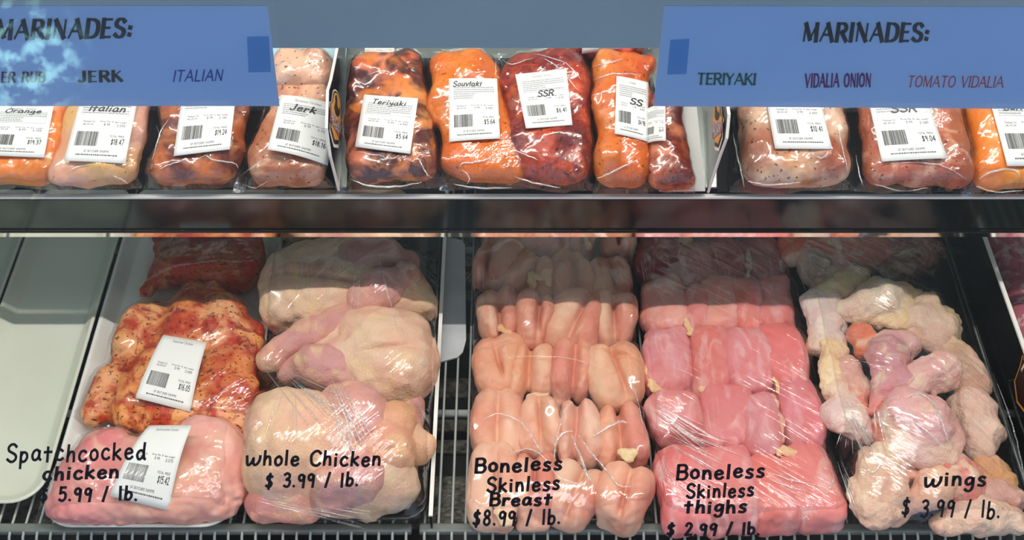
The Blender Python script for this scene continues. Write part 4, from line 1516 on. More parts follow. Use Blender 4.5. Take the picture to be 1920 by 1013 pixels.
def c_rear(o):
    w = lambda u, v, z: wp(u, v, z, o)
    return [
        ('body', [ell(w(585, 540, .055), (.085, .088, .060), (0, 0, .1), CREAM, 2.4), ell(w(640, 535, .06), (.075, .085, .055), (0, 0, .1), CREAM),
                  ell(w(565, 590, .045), (.058, .034, .045), (0, 0, .1), CR2), ell(w(700, 576, .045), (.10, .030, .045), (0, 0, .05), CREAM, 2.4),
                  ell(w(640, 500, .07), (.07, .04, .04), (0, 0, -.2), lin((220, 180, 160))), ell(w(770, 556, .045), (.036, .036, .04), (0, 0, 0), ORG),
                  cap(w(770, 520, .05), w(792, 548, .045), .020, .010, lin((226, 160, 90)))], [ell(w(640, 515, .12), (.08, .004, .02), (0, 0, -.15))]),
        ('leg', [cap(w(668, 478, .085), w(715, 480, .08), .042, .034, LEG), cap(w(715, 480, .08), w(760, 490, .07), .030, .016, LEG), ell(w(770, 492, .07), (.018, .018, .016), (0, 0, 0), PNK)], []),
        ('leg', [cap(w(680, 562, .08), w(715, 545, .085), .032, .032, LEG2), cap(w(715, 545, .085), w(758, 520, .08), .030, .019, LEG), ell(w(765, 518, .08), (.018, .02, .018), (0, 0, 0), lin((200, 130, 120)))], []),
    ]


def c_mid(o):
    w = lambda u, v, z: wp(u, v, z, o)
    return [
        ('body', [ell(w(715, 672, .055), (.082, .084, .062), (0, 0, -.1), CREAM, 2.3), ell(w(740, 690, .05), (.068, .070, .060), (0, 0, 0), CR2), ell(w(690, 625, .06), (.085, .035, .042), (0, 0, .15), lin((238, 190, 168))),
                  ell(w(650, 690, .05), (.08, .055, .050), (0, 0, -.1), CREAM)], [ell(w(690, 648, .118), (.075, .004, .014), (0, 0, .12))]),
        ('leg', [cap(w(640, 600, .075), w(590, 625, .075), .027, .027, LEG), cap(w(590, 625, .075), w(535, 655, .07), .027, .020, LEG), cap(w(535, 655, .07), w(508, 676, .068), .020, .022, LEG2),
                 ell(w(505, 678, .068), (.017, .018, .016), (0, 0, 0), YEL), ell(w(508, 665, .078), (.010, .008, .01), (0, 0, 0), lin((226, 110, 116)))], []),
        ('leg', [ell(w(608, 690, .07), (.048, .036, .040), (0, 0, -.35), LEG, 2.2), ell(w(645, 712, .06), (.036, .030, .036), (0, 0, -.5), LEG2), cap(w(575, 680, .06), w(545, 700, .05), .022, .020, LEG2)], []),
        ('neck_skin', [cap(w(778, 605, .05), w(786, 650, .045), .013, .012, lin((244, 222, 190))), ell(w(780, 630, .055), (.014, .02, .014), (0, 0, 0), lin((236, 176, 164))), cap(w(788, 612, .05), w(792, 640, .045), .008, .008, lin((244, 224, 194)))], []),
        ('wing', [cap(w(745, 770, .03), w(775, 765, .035), .018, .016, lin((232, 170, 164))), cap(w(775, 760, .035), w(782, 800, .02), .014, .012, lin((232, 170, 164)))], []),
    ]


def c_front(o):
    w = lambda u, v, z: wp(u, v, z, o)
    return [
        ('body', [ell(w(560, 832, .06), (.080, .084, .064), (0, 0, .15), CR2, 2.3), ell(w(530, 800, .065), (.058, .062, .05), (0, 0, 0), CREAM), ell(w(610, 830, .065), (.075, .06, .058), (0, 0, .1), lin((240, 194, 164))),
                  ell(w(520, 880, .05), (.055, .055, .05), (0, 0, .1), CREAM), ell(w(700, 895, .05), (.055, .055, .05), (0, 0, .5), CREAM),
                  ell(w(735, 910, .045), (.04, .04, .042), (0, 0, .3), CREAM), cap(w(590, 930, .03), w(690, 942, .03), .028, .026, CR2)], []),
        ('leg', [ell(w(670, 772, .09), (.046, .040, .040), (0, 0, -.5), LEG, 2.2), ell(w(640, 765, .085), (.034, .03, .034), (0, 0, -.3), LEG2), ell(w(690, 805, .085), (.036, .036, .036), (0, 0, 0), LEG),
                 ], []),
        ('skin_flap', [ell(w(722, 845, .08), (.042, .038, .036), (0, 0, -.3), ORG, 2.2), ell(w(735, 800, .075), (.034, .04, .036), (0, 0, -.6), ORG), cap(w(700, 870, .075), w(745, 868, .07), .018, .012, CR2),
                       ell(w(723, 816, .098), (.019, .017, .015), (0, 0, 0), lin((222, 148, 150))), cap(w(735, 900, .06), w(752, 872, .07), .012, .010, lin((244, 220, 180)))], [ell(w(720, 838, .118), (.022, .003, .012), (0, 0, .2))]),
        ('tail', [cap(w(775, 820, .06), w(792, 838, .055), .021, .020, lin((242, 208, 178))), cap(w(790, 838, .055), w(784, 858, .05), .019, .015, ORG)], []),
        ('leg', [ell(w(655, 905, .075), (.052, .034, .040), (0, 0, .15), LEG, 2.6), ell(w(630, 928, .06), (.036, .024, .034), (0, 0, .2), LEG2), ell(w(690, 890, .075), (.026, .034, .034), (0, 0, 0), LEG)], []),
        ('wing', [cap(w(492, 940, .03), w(580, 950, .035), .026, .020, PNK), cap(w(492, 958, .025), w(560, 958, .028), .016, .014, lin((240, 150, 140)))], []),
    ]


chicken((640, 530), 'pale whole chicken lying in the shade at the back of the tray', c_rear, 20)
chicken((690, 665), 'whole chicken in the middle with one drumstick pointing at the white tray', c_mid, 30)
chicken((620, 850), 'whole chicken at the front with an orange skin flap and folded legs', c_front, 45)
# more birds further back, just showing under the shelf
for (u, v, s) in ((570, 446, 1), (700, 440, 2)):
    org = DECK.world(u, v, 0.03)
    org[2] = 0.006
    org[1] += 0.05
    V, F, T = blob([ell((0, 0, .045), (.07, .05, .045), (0, 0, s), lin((216, 176, 150))), ell((.03, -.02, .04), (.05, .04, .04), (0, 0, -s), CR2)], 0.004, 0.008, (0.004, 20), floor=0, seed=s)
    place('whole_chicken', V, F, T, tuple(org), M['skin'], 'chicken skin just showing below the shelf edge, ' + ('nearest the white tray' if s == 1 else 'behind the raised drumstick'), 'whole chicken', 'whole chickens in the black tray', 'WC')


# ------------------------------------------------------------------ stretched film over the black trays
FILM = {}


def wrap(tr, key, mat, lift=0.0012, cell=0.004, amp=0.0):
    hx, hy = tr['half']
    cx, cy = tr.location[0], tr.location[1]
    nx, ny = int(2 * hx / cell) + 1, int(2 * hy / cell) + 1
    xs = np.linspace(-hx - 0.001, hx + 0.001, nx)
    ys = np.linspace(-hy - 0.001, hy + 0.001, ny)
    obs = np.full((ny, nx), 0.0)
    Wv = np.concatenate(OBST[key]) - np.array([cx, cy, 0])
    ix = np.round((Wv[:, 0] + hx) / (2 * hx) * (nx - 1)).astype(int)
    iy = np.round((Wv[:, 1] + hy) / (2 * hy) * (ny - 1)).astype(int)
    m = (ix >= 1) & (iy >= 1) & (ix < nx - 1) & (iy < ny - 1)
    np.maximum.at(obs, (iy[m], ix[m]), Wv[m, 2] + lift)
    p = np.pad(obs, 1)
    obs = np.maximum.reduce([p[1:-1, 1:-1], p[:-2, 1:-1] - 0.001, p[2:, 1:-1] - 0.001, p[1:-1, :-2] - 0.001, p[1:-1, 2:] - 0.001])
    h0 = np.full((ny, nx), 0.0285)
    fixed = np.zeros((ny, nx), bool)
    fixed[0] = fixed[-1] = True
    fixed[:, 0] = fixed[:, -1] = True
    h = membrane(np.maximum(obs, 0.0), fixed, h0, 500)
    X, Y = np.meshgrid(xs, ys)
    # round the corners in
    r = 0.035
    qx = np.clip(np.abs(X) - (hx - r), 0, None)
    qy = np.clip(np.abs(Y) - (hy - r), 0, None)
    ql = np.sqrt(qx * qx + qy * qy) + 1e-9
    sc = np.where(ql > r, r / ql, 1.0)
    corner = (qx > 0) & (qy > 0)
    Xc = np.where(corner, np.sign(X) * (hx - r + qx * sc), X)
    Yc = np.where(corner, np.sign(Y) * (hy - r + qy * sc), Y)
    h = np.where(corner & (ql > r), 0.0285, h)
    FILM[key] = (xs + cx, ys + cy, h)
    V = np.stack([Xc.ravel(), Yc.ravel(), h.ravel()], 1)
    F = grid_faces(ny, nx).tolist()
    # skirt folded down around the rim
    loop = [i for i in range(nx)] + [j * nx + nx - 1 for j in range(1, ny)] + [(ny - 1) * nx + i for i in range(nx - 2, -1, -1)] + [j * nx for j in range(ny - 2, 0, -1)]
    b0 = len(V)
    sk = V[loop].copy()
    sk[:, 2] = 0.016
    sk[:, :2] *= (1 - 0.004)
    V = np.concatenate([V, sk])
    n = len(loop)
    for i in range(n):
        F.append([loop[i], b0 + i, b0 + (i + 1) % n, loop[(i + 1) % n]])
    o = mesh('plastic_wrap', V, F, mat, tr)
    o['label'] = 'clear stretched plastic film'
    return o


wrap(T_WC, 'WC', M['film'])
wrap(T_BR, 'BR', M['film_c'])
wrap(T_TH, 'TH', M['film_b'])
wrap(T_WI, 'WI', M['film_b'])


def film_z(key, x, y):
    xs, ys, h = FILM[key]
    i = int(np.clip(np.searchsorted(xs, x), 0, len(xs) - 1))
    j = int(np.clip(np.searchsorted(ys, y), 0, len(ys) - 1))
    return h[j, i]


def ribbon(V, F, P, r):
    """a slim ridge on a film, painting a highlight streak: triangular section tapering to both ends"""
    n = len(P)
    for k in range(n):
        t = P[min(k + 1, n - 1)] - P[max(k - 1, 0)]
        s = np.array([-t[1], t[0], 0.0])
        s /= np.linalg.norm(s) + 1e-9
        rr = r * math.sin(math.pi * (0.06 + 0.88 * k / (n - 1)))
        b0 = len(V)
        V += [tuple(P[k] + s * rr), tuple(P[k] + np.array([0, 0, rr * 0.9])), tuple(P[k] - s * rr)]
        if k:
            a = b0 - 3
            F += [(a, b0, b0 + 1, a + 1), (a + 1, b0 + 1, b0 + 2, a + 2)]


def folds(tr, key, fans, arcs=(), seed=0):
    """pulled folds of the film; fans: (u0, v0, u1, v1, count, spread px, width m)"""
    rnd = random.Random(seed)
    L0 = np.array(tr.location)

    def put(u, v):
        p = DECK.world(u, v, 0.06)
        for _ in range(4):
            p = DECK.world(u, v, film_z(key, p[0], p[1]) + 0.0006)
        return p - L0

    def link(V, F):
        o = mesh('film_fold_glint', V, F, M['fold'], tr)
        o['label'] = 'pulled folds with highlight streaks painted on the film'
    for u0, v0, u1, v1, n, sp, r in fans:
        V, F = [], []
        dx, dy = u1 - u0, v1 - v0
        l = math.hypot(dx, dy)
        for k in range(n):
            o = rnd.uniform(-1, 1) * sp
            o0 = o * 0.35
            s = rnd.uniform(0.0, 0.4)
            e_ = rnd.uniform(0.55, 1.0)
            m = 14
            P = []
            for q in range(m):
                t = s + (e_ - s) * q / (m - 1)
                off = o0 + (o - o0) * t
                P.append(put(u0 + dx * t - dy / l * off, v0 + dy * t + dx / l * off))
            ribbon(V, F, P, r * rnd.uniform(0.35, 1.0))
        link(V, F)
    for pts, r in arcs:
        V, F = [], []
        Q = cr([np.array(p, float) for p in pts], 7)
        P = [put(q[0] + rnd.uniform(-.8, .8), q[1] + rnd.uniform(-.8, .8)) for q in Q]
        ribbon(V, F, P, r)
        link(V, F)


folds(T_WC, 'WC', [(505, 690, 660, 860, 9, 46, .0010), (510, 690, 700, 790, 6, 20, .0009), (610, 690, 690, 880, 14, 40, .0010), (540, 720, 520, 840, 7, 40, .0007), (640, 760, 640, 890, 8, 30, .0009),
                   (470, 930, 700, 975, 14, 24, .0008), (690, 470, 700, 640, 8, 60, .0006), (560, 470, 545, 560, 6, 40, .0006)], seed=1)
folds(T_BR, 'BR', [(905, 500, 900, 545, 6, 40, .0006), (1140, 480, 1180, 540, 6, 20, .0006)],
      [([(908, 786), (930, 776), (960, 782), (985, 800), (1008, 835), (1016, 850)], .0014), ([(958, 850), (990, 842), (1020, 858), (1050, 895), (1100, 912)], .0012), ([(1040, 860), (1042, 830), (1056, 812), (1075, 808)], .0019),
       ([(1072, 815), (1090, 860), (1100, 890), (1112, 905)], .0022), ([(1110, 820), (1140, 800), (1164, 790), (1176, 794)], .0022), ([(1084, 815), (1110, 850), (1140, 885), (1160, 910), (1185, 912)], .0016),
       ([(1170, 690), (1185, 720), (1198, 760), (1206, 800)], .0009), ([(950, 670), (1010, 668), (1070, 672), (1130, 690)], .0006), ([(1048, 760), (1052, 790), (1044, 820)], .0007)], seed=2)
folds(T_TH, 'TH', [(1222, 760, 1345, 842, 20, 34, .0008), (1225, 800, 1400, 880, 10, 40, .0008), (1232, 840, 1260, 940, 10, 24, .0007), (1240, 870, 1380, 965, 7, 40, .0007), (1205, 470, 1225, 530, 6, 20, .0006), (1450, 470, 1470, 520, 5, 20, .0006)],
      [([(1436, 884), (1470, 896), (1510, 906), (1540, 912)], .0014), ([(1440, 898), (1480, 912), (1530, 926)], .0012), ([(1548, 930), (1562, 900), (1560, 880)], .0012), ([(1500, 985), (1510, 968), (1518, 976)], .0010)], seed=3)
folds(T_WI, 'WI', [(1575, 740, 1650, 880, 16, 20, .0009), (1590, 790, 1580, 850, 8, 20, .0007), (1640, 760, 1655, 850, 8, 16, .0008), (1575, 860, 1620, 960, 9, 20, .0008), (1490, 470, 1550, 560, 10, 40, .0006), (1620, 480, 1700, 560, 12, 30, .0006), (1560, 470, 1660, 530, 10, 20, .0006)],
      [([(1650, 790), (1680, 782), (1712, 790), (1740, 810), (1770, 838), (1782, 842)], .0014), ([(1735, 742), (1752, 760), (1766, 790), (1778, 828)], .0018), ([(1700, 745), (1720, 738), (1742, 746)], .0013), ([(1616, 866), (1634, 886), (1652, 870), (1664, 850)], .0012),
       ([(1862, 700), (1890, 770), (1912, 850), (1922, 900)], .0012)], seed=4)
# ------------------------------------------------------------------ bagged chicken packs with price labels
FLOOR = Plane((0, 0, 0.0062), 0.0)


def price_label(parent, q, zfn, price, title, hand=None, hand_y=0.72, hand_h=0.10, hand_w=0.6, lb='8.99', wt='2.155', seed=0, plain=False, hand_x=0.2, tops=True):
    """q = label corners bl, br, tr, tl in the pack's own frame; zfn gives the bag surface height"""
    n = 12
    S, T = np.meshgrid(np.linspace(0, 1, n), np.linspace(0, 1, n))
    P = bil(q, S.ravel(), T.ravel())
    z = zfn(P)
    s, t = S.ravel() - .5, T.ravel() - .5
    A = np.stack([np.ones_like(s), s, t, s * s, t * t, s * t], 1)
    k, *_ = np.linalg.lstsq(A, z, rcond=None)
    k[3:] *= 0.45
    z2 = A @ k
    k[0] += np.sort(z - z2)[-2] + 0.0010
    ctr = np.append(bil(q, .5, .5), k[0])

    def at(a, b_, off):
        p = bil(q, a, b_)
        x, y = a - .5, b_ - .5
        zz = k[0] + k[1] * x + k[2] * y + k[3] * x * x + k[4] * y * y + k[5] * x * y
        return (p[0], p[1], zz + off)

    V = [at(a, b_, 0.0) for b_ in np.linspace(0, 1, n) for a in np.linspace(0, 1, n)]
    lab = mesh('price_label', V, grid_faces(n, n).tolist(), M['label'], parent)
    m = lab.modifiers.new('solid', 'SOLIDIFY')
    m.thickness = 0.0003
    m.offset = -1
    O = 0.0004
    rnd = random.Random(seed)
    Q = []
    QL = []
    tq, w = lettering(title, 0.040, 0.9, width=min(0.5, 0.028 * len(title)))
    Q += shift(tq, 0.5 - w / 2, 0.905)
    if not plain:
        for r_ in range(6):
            y = 0.84 - r_ * 0.034
            x = 0.10
            end = 0.92 if r_ < 3 else rnd.choice((0.5, 0.55, 0.9))
            while x < end:
                l = rnd.uniform(0.012, 0.05)
                QL.append(rectq(x, y, min(x + l, end), y + 0.017))
                x += l + 0.008
        for a in (rectq(0.08, 0.645, 0.92, 0.649), rectq(0.08, 0.645, 0.084, 0.87), rectq(0.916, 0.645, 0.92, 0.87)):
            QL.append(a)
        quads_mesh('ingredient_text', QL, lambda a, c: at(a, c, O), M['print_light'], lab)
    for tx, x, y, ww, hh in (('Packed On', 0.16, 0.545, .20, .022), ('Price Per lb', 0.45, 0.550, .22, .020), ('Net Weight', 0.70, 0.545, .2, .020),
                             ('06.25.24', 0.16, 0.505, .18, .022), (lb, 0.52, 0.500, .10, .032), (wt, 0.74, 0.490, .14, .032),
                             ('GF BUTCHER SHOPPE', 0.28, 0.130, .42, .028), ('TOTAL PRICE', 0.66, 0.345, .24, .026)):
        g, w = lettering(tx, hh, 1.3, width=ww)
        Q += shift(g, x, y)
    x = 0.16
    while x < 0.84:
        l = rnd.uniform(0.012, 0.04)
        Q.append(rectq(x, 0.085, x + l, 0.102))
        x += l + 0.009
    quads_mesh('printed_text', Q, lambda a, c: at(a, c, O), M['print'], lab)
    Q = []
    x = 0.10
    while x < 0.47:
        l = rnd.choice((0.005, 0.005, 0.009, 0.013))
        Q.append(rectq(x, 0.215, x + l, 0.415))
        x += l + rnd.choice((0.005, 0.006, 0.010))
    quads_mesh('barcode', Q, lambda a, c: at(a, c, O), M['ink'], lab)
    g, w = lettering(price, 0.075, 1.5, width=0.21)
    quads_mesh('price_text', shift(g, 0.70, 0.245), lambda a, c: at(a, c, O), M['ink'], lab)
    if hand:
        g, w = lettering(hand, hand_h, 1.7, slant=0.25, width=hand_w, wob=0.5, seed=seed)
        quads_mesh('handwriting', shift(g, hand_x, hand_y), lambda a, c: at(a, c, O * 1.6), M['marker'], lab)
    return lab


def pack(plane, out_px, meat_px, H, mat, pal, label, lab=None, n=(3, 4), seed=0, group='bagged chicken packs on the upper shelf', meat_fn=None, cat='chicken pack',
         edge=0.004, bagmat='bag', lump=0.62, back=False, mname='chicken_meat', fold_glint_px=(), dn=11):
    rnd = random.Random(seed)
    c = sum(plane.world(u, v, 0.002) for u, v in out_px) / 4
    root = empty('chicken_pack', tuple(c), (plane.t, 0, 0))
    tag(root, label, cat, group)
    ex, ey, ez = plane.ex, plane.ey, plane.ez

    def loc(u, v, h=0.0):
        p = plane.world(u, v, h + 0.002) - c
        return np.array([p @ ex, p @ ey, p @ ez])
    if meat_fn:
        V, F, T = meat_fn(loc)
    else:
        q = [loc(u, v + (dn if i < 2 else 0))[:2] for i, (u, v) in enumerate(meat_px)]
        w = 0.5 * (np.linalg.norm(q[1] - q[0]) + np.linalg.norm(q[2] - q[3]))
        l = 0.5 * (np.linalg.norm(q[3] - q[0]) + np.linalg.norm(q[2] - q[1]))
        pr = []
        pr.append(dict(t='pillow', q=q, w=w, l=l, h=H * .93, r=H * .48, col=lin(pal[0])))
        for i in range(n[0]):
            for j in range(n[1]):
                s = (i + .5) / n[0] + rnd.uniform(-.10, .10)
                t = (j + .5) / n[1] + rnd.uniform(-.08, .08)
                s = min(max(s, .22), .78)
                t = min(max(t, .18), .82)
                p = bil(q, s, t)
                rx, ry = w / n[0] * lump * rnd.uniform(.85, 1.2), l / n[1] * lump * rnd.uniform(.85, 1.25)
                rx, ry = min(rx, w * (min(s, 1 - s) - .01)), min(ry, l * (min(t, 1 - t) - .01))
                hz = H * rnd.uniform(.45, .535)
                pr.append(ell((p[0], p[1], hz), (rx, ry, hz * rnd.uniform(.9, 1.05)), (rnd.uniform(-.15, .15), rnd.uniform(-.2, .2), rnd.uniform(-.7, .7)), lin(rnd.choice(pal)), 2.3))
        V, F, T = blob(pr, 0.0026, 0.004, (0.005, 32), floor=0.0, seed=seed, fine=(0.0012, 110), ct=0.003)
    mesh(mname, V, F, M[mat], root, (0, 0, 0), T)
    # the bag: a film drawn over the meat, with flat crinkled borders
    q = [loc(u, v)[:2] for u, v in out_px]
    nx, ny = 60, 68
    S, TT = np.meshgrid(np.linspace(0, 1, nx), np.linspace(0, 1, ny))
    s, t = inv_bil(q, V[:, :2])
    ix = np.round(s * (nx - 1)).astype(int)
    iy = np.round(t * (ny - 1)).astype(int)
    obs = np.zeros((ny, nx))
    m = (ix > 0) & (iy > 0) & (ix < nx - 1) & (iy < ny - 1)
    np.maximum.at(obs, (iy[m], ix[m]), V[m, 2] + 0.0008)
    p = np.pad(obs, 1)
    obs = np.maximum.reduce([p[1:-1, 1:-1], p[:-2, 1:-1] - 0.001, p[2:, 1:-1] - 0.001, p[1:-1, :-2] - 0.001, p[1:-1, 2:] - 0.001])
    h0 = np.full((ny, nx), 0.002)
    G = np.stack([S * 7, TT * 7, np.zeros_like(S)], -1)
    fixed = np.zeros((ny, nx), bool)
    fixed[0] = fixed[-1] = True
    fixed[:, 0] = fixed[:, -1] = True
    h0 += fixed * edge * 1.6 * vn(G, 1.3, seed)
    h = membrane(obs, fixed, h0, 22)
    XY = bil(q, S, TT)
    cc = bil(q, .5, .5)
    wv = (vn(G, 0.9, seed + 5) - .5) * 2
    e_ = np.maximum(np.abs(S - .5), np.abs(TT - .5)) * 2
    XY = cc + (XY - cc) * (1 + 0.05 * wv * (e_ > 0.9) * (e_ - 0.9) * 10)[..., None]
    ring = np.clip((0.25 - np.abs(e_ - 0.9)) / 0.25, 0, 1)
    h = h + edge * ring * np.abs(vn(G, 2.6, seed + 9) - .5) * 1.6
    VB = np.concatenate([XY.reshape(-1, 2), h.reshape(-1, 1)], 1)
    GF = grid_faces(ny, nx)
    bag = mesh('plastic_bag', VB, GF.tolist(), [M[bagmat], M['bag_edge']], root)
    hz_ = h.ravel()[GF].max(1)
    bag.data.polygons.foreach_set('material_index', (hz_ < 0.0085).astype(int).tolist())
    bag['label'] = 'clear crinkled plastic bag'

    def zfn(P):
        s, t = inv_bil(q, P)
        fx = np.clip(s, 0, 1) * (nx - 1)
        fy = np.clip(t, 0, 1) * (ny - 1)
        return h[np.round(fy).astype(int), np.round(fx).astype(int)]
    if fold_glint_px:
        for pts, r in fold_glint_px:
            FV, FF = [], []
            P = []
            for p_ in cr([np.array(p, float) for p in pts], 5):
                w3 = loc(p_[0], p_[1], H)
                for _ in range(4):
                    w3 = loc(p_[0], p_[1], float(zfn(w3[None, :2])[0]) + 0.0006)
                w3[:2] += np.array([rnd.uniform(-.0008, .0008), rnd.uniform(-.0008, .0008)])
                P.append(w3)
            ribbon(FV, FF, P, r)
            o = mesh('bag_fold_glint', FV, FF, M['fold'], root)  # pale ribbon painting a highlight streak along the bag
            o['label'] = 'fold in the bag with a painted highlight'
    if lab:
        lp = lab.pop('px')        # tl, tr, br, bl as seen
        hh = lab.pop('h', H)
        L4 = [loc(u, v, hh)[:2] for u, v in lp]
        price_label(root, [L4[3], L4[2], L4[1], L4[0]], zfn, seed=seed, **lab)
    return root


# -- upper shelf, in order along the shelf
pack(RACK, [(-60, 362), (135, 356), (175, 110), (-20, 110)], [(-50, 350), (120, 345), (150, 130), (-10, 130)], .055, 'buffalo', [(236, 140, 60), (240, 170, 110), (226, 150, 130), (240, 150, 50)],
     'orange sauced chicken pack priced $19.37 at the end of the shelf', dict(px=[(-4, 200), (104, 202), (84, 297), (-40, 292)], price='$19.37', title='Boneless Chicken', hand='Orange', hand_y=.84, hand_h=.08), n=(2, 4), seed=1)
pack(RACK, [(62, 374), (268, 356), (325, 110), (165, 110)], [(88, 352), (260, 344), (300, 130), (180, 130)], .052, 'pale', [(232, 176, 150), (226, 164, 146), (238, 190, 120), (236, 180, 160)],
     'pale pink chicken pack with Italian written on its label, overhanging the rail', dict(px=[(158, 172), (262, 174), (236, 308), (124, 306)], price='$18.47', title='Boneless Chicken', hand='Italian', hand_y=.70, hand_w=.62, hand_h=.09, wt='2.055'), fold_glint_px=[([(128, 322), (150, 312), (172, 308)], .0011), ([(212, 330), (228, 336), (240, 344)], .0012), ([(290, 230), (300, 260), (276, 300)], .0008)], n=(2, 3), seed=2)
pack(RACK, [(268, 358), (462, 358), (500, 110), (330, 110)], [(284, 342), (446, 342), (480, 130), (345, 130)], .052, 'amber', [(214, 120, 50), (196, 100, 50), (230, 146, 90), (160, 60, 20)],
     'amber brown chicken pack priced $19.24 between the Italian and Jerk packs', dict(px=[(346, 166), (446, 166), (433, 284), (326, 294)], price='$19.24', title='Boneless Chicken', hand='Teriyaki', hand_y=.74, hand_w=.7, hand_h=.09, wt='2.140'), fold_glint_px=[([(296, 318), (320, 308), (342, 300)], .0010), ([(366, 300), (385, 292), (400, 300), (440, 306), (446, 316)], .0012), ([(286, 300), (300, 250), (318, 220)], .0008)], n=(2, 3), seed=3)
pack(RACK, [(436, 364), (632, 356), (636, 150), (520, 150)], [(462, 342), (620, 348), (626, 170), (530, 170)], .055, 'jerk', [(232, 180, 150), (226, 164, 130), (200, 130, 90), (238, 196, 166)],
     'tan peppered chicken pack with Jerk written on its label', dict(px=[(530, 186), (634, 192), (614, 309), (505, 289)], price='$18.16', title='Boneless Chicken', hand='Jerk', hand_y=.75, hand_w=.42, hand_h=.11, wt='2.021', hand_x=.22), fold_glint_px=[([(450, 330), (470, 316), (492, 300)], .0010), ([(456, 240), (452, 270), (462, 285)], .0008), ([(455, 345), (480, 352), (500, 340)], .0009)], n=(2, 3), seed=4)
pack(RACK, [(512, 190), (634, 190), (648, 108), (506, 104)], [(520, 178), (628, 178), (640, 118), (512, 114)], .062, 'jerk', [(240, 190, 160), (236, 176, 146), (240, 200, 176)],
     'second tan chicken pack lying behind the Jerk pack', None, n=(2, 2), seed=5)
pack(RACK, [(632, 366), (838, 352), (800, 104), (652, 106)], [(652, 340), (826, 338), (786, 118), (664, 120)], .058, 'teriyaki', [(224, 130, 96), (214, 100, 50), (120, 34, 12), (230, 140, 90), (240, 160, 70)],
     'dark glossy chicken pack with Teriyaki written on its label', dict(px=[(684, 182), (785, 190), (770, 292), (666, 277)], price='$5.64', title='Chicken Strips', hand='Teriyaki', hand_y=.84, hand_w=.62, hand_h=.085, lb='5.99', wt='0.942', hand_x=.16), fold_glint_px=[([(668, 284), (690, 288), (715, 292), (722, 298)], .0010), ([(764, 296), (772, 302), (784, 298), (792, 312), (802, 328), (812, 334)], .0012), ([(655, 335), (690, 347), (740, 350), (790, 342)], .0016), ([(690, 140), (720, 132), (740, 140)], .0010)], n=(3, 4), seed=6)
pack(RACK, [(826, 360), (1012, 358), (938, 102), (786, 106)], [(846, 346), (1000, 342), (920, 116), (804, 118)], .054, 'orange', [(226, 116, 10), (222, 106, 8), (236, 136, 24)],
     'bright orange smooth chicken pack with Souvlaki written on its label', dict(px=[(842, 150), (932, 150), (938, 262), (842, 266)], price='$5.64', title='Chicken Strips', hand='Souvlaki', hand_y=.87, hand_w=.58, hand_h=.08, lb='5.99', wt='0.942', hand_x=.08), fold_glint_px=[([(862, 314), (868, 306), (890, 304), (914, 298), (926, 290)], .0014), ([(866, 318), (880, 332), (876, 345)], .0009), ([(850, 345), (900, 353), (960, 352)], .0013), ([(930, 110), (930, 140), (944, 150)], .0009)], n=(2, 2), seed=7, lump=.85, dn=3)
pack(RACK, [(948, 352), (1120, 362), (1112, 98), (930, 102)], [(958, 332), (1106, 346), (1098, 112), (938, 122)], .062, 'bbq', [(206, 70, 16), (160, 30, 8), (220, 100, 30), (120, 18, 6)],
     'deep red chicken pack with SSR written on its label, beside the orange Souvlaki pack', dict(px=[(966, 142), (1062, 132), (1073, 238), (986, 244)], price='$6.41', title='Chicken Strips', hand='SSR', hand_y=.56, hand_w=.32, hand_h=.10, lb='5.99', wt='1.070', hand_x=.36), fold_glint_px=[([(950, 276), (985, 290), (1010, 300)], .0010), ([(1020, 110), (1050, 130), (1085, 170)], .0011), ([(1000, 100), (1060, 118), (1090, 150)], .0009), ([(960, 330), (1010, 345), (1050, 352)], .0014), ([(940, 110), (960, 120), (1000, 108)], .0009)], n=(3, 4), seed=8)
pack(RACK, [(1206, 362), (1302, 364), (1276, 180), (1200, 180)], [(1212, 348), (1292, 352), (1262, 190), (1206, 190)], .050, 'bbq', [(226, 140, 100), (214, 110, 60), (170, 50, 30), (230, 150, 90)],
     'red and pink chicken pack priced $4.47 in front of the white card', dict(px=[(1212, 200), (1246, 204), (1246, 272), (1204, 262)], price='$4.47', title='Strips', lb='5.99', wt='0.746', h=.055), n=(2, 3), seed=9)
pack(RACK, [(1112, 372), (1214, 366), (1226, 104), (1096, 106)], [(1120, 346), (1208, 348), (1214, 116), (1104, 118)], .058, 'orange', [(228, 110, 16), (216, 90, 14), (232, 140, 60), (206, 60, 14)],
     'orange folded chicken pack with SS written on its label, half under the sign', dict(px=[(1155, 148), (1217, 150), (1216, 262), (1152, 254)], price='$4.98', title='Chicken', hand='SS', hand_y=.56, hand_w=.36, hand_h=.10, lb='5.99', wt='0.83', hand_x=.42), fold_glint_px=[([(1112, 150), (1150, 138), (1200, 140)], .0012), ([(1110, 125), (1140, 118), (1170, 110)], .0010), ([(1120, 335), (1150, 322), (1195, 300)], .0014), ([(1110, 180), (1140, 170), (1150, 165)], .0010)], n=(2, 4), seed=10)
pack(RACK, [(1068, 108), (1226, 108), (1226, 60), (1070, 60)], [(1076, 102), (1218, 102), (1216, 66), (1078, 66)], .05, 'bbq', [(214, 110, 90), (190, 70, 50)],
     'reddish chicken pack priced $5.26 lying behind the SSR pack', dict(px=[(1090, 8), (1190, 8), (1188, 86), (1092, 92)], price='$5.26', title='Chicken Strips', h=.055), n=(3, 2), seed=11)
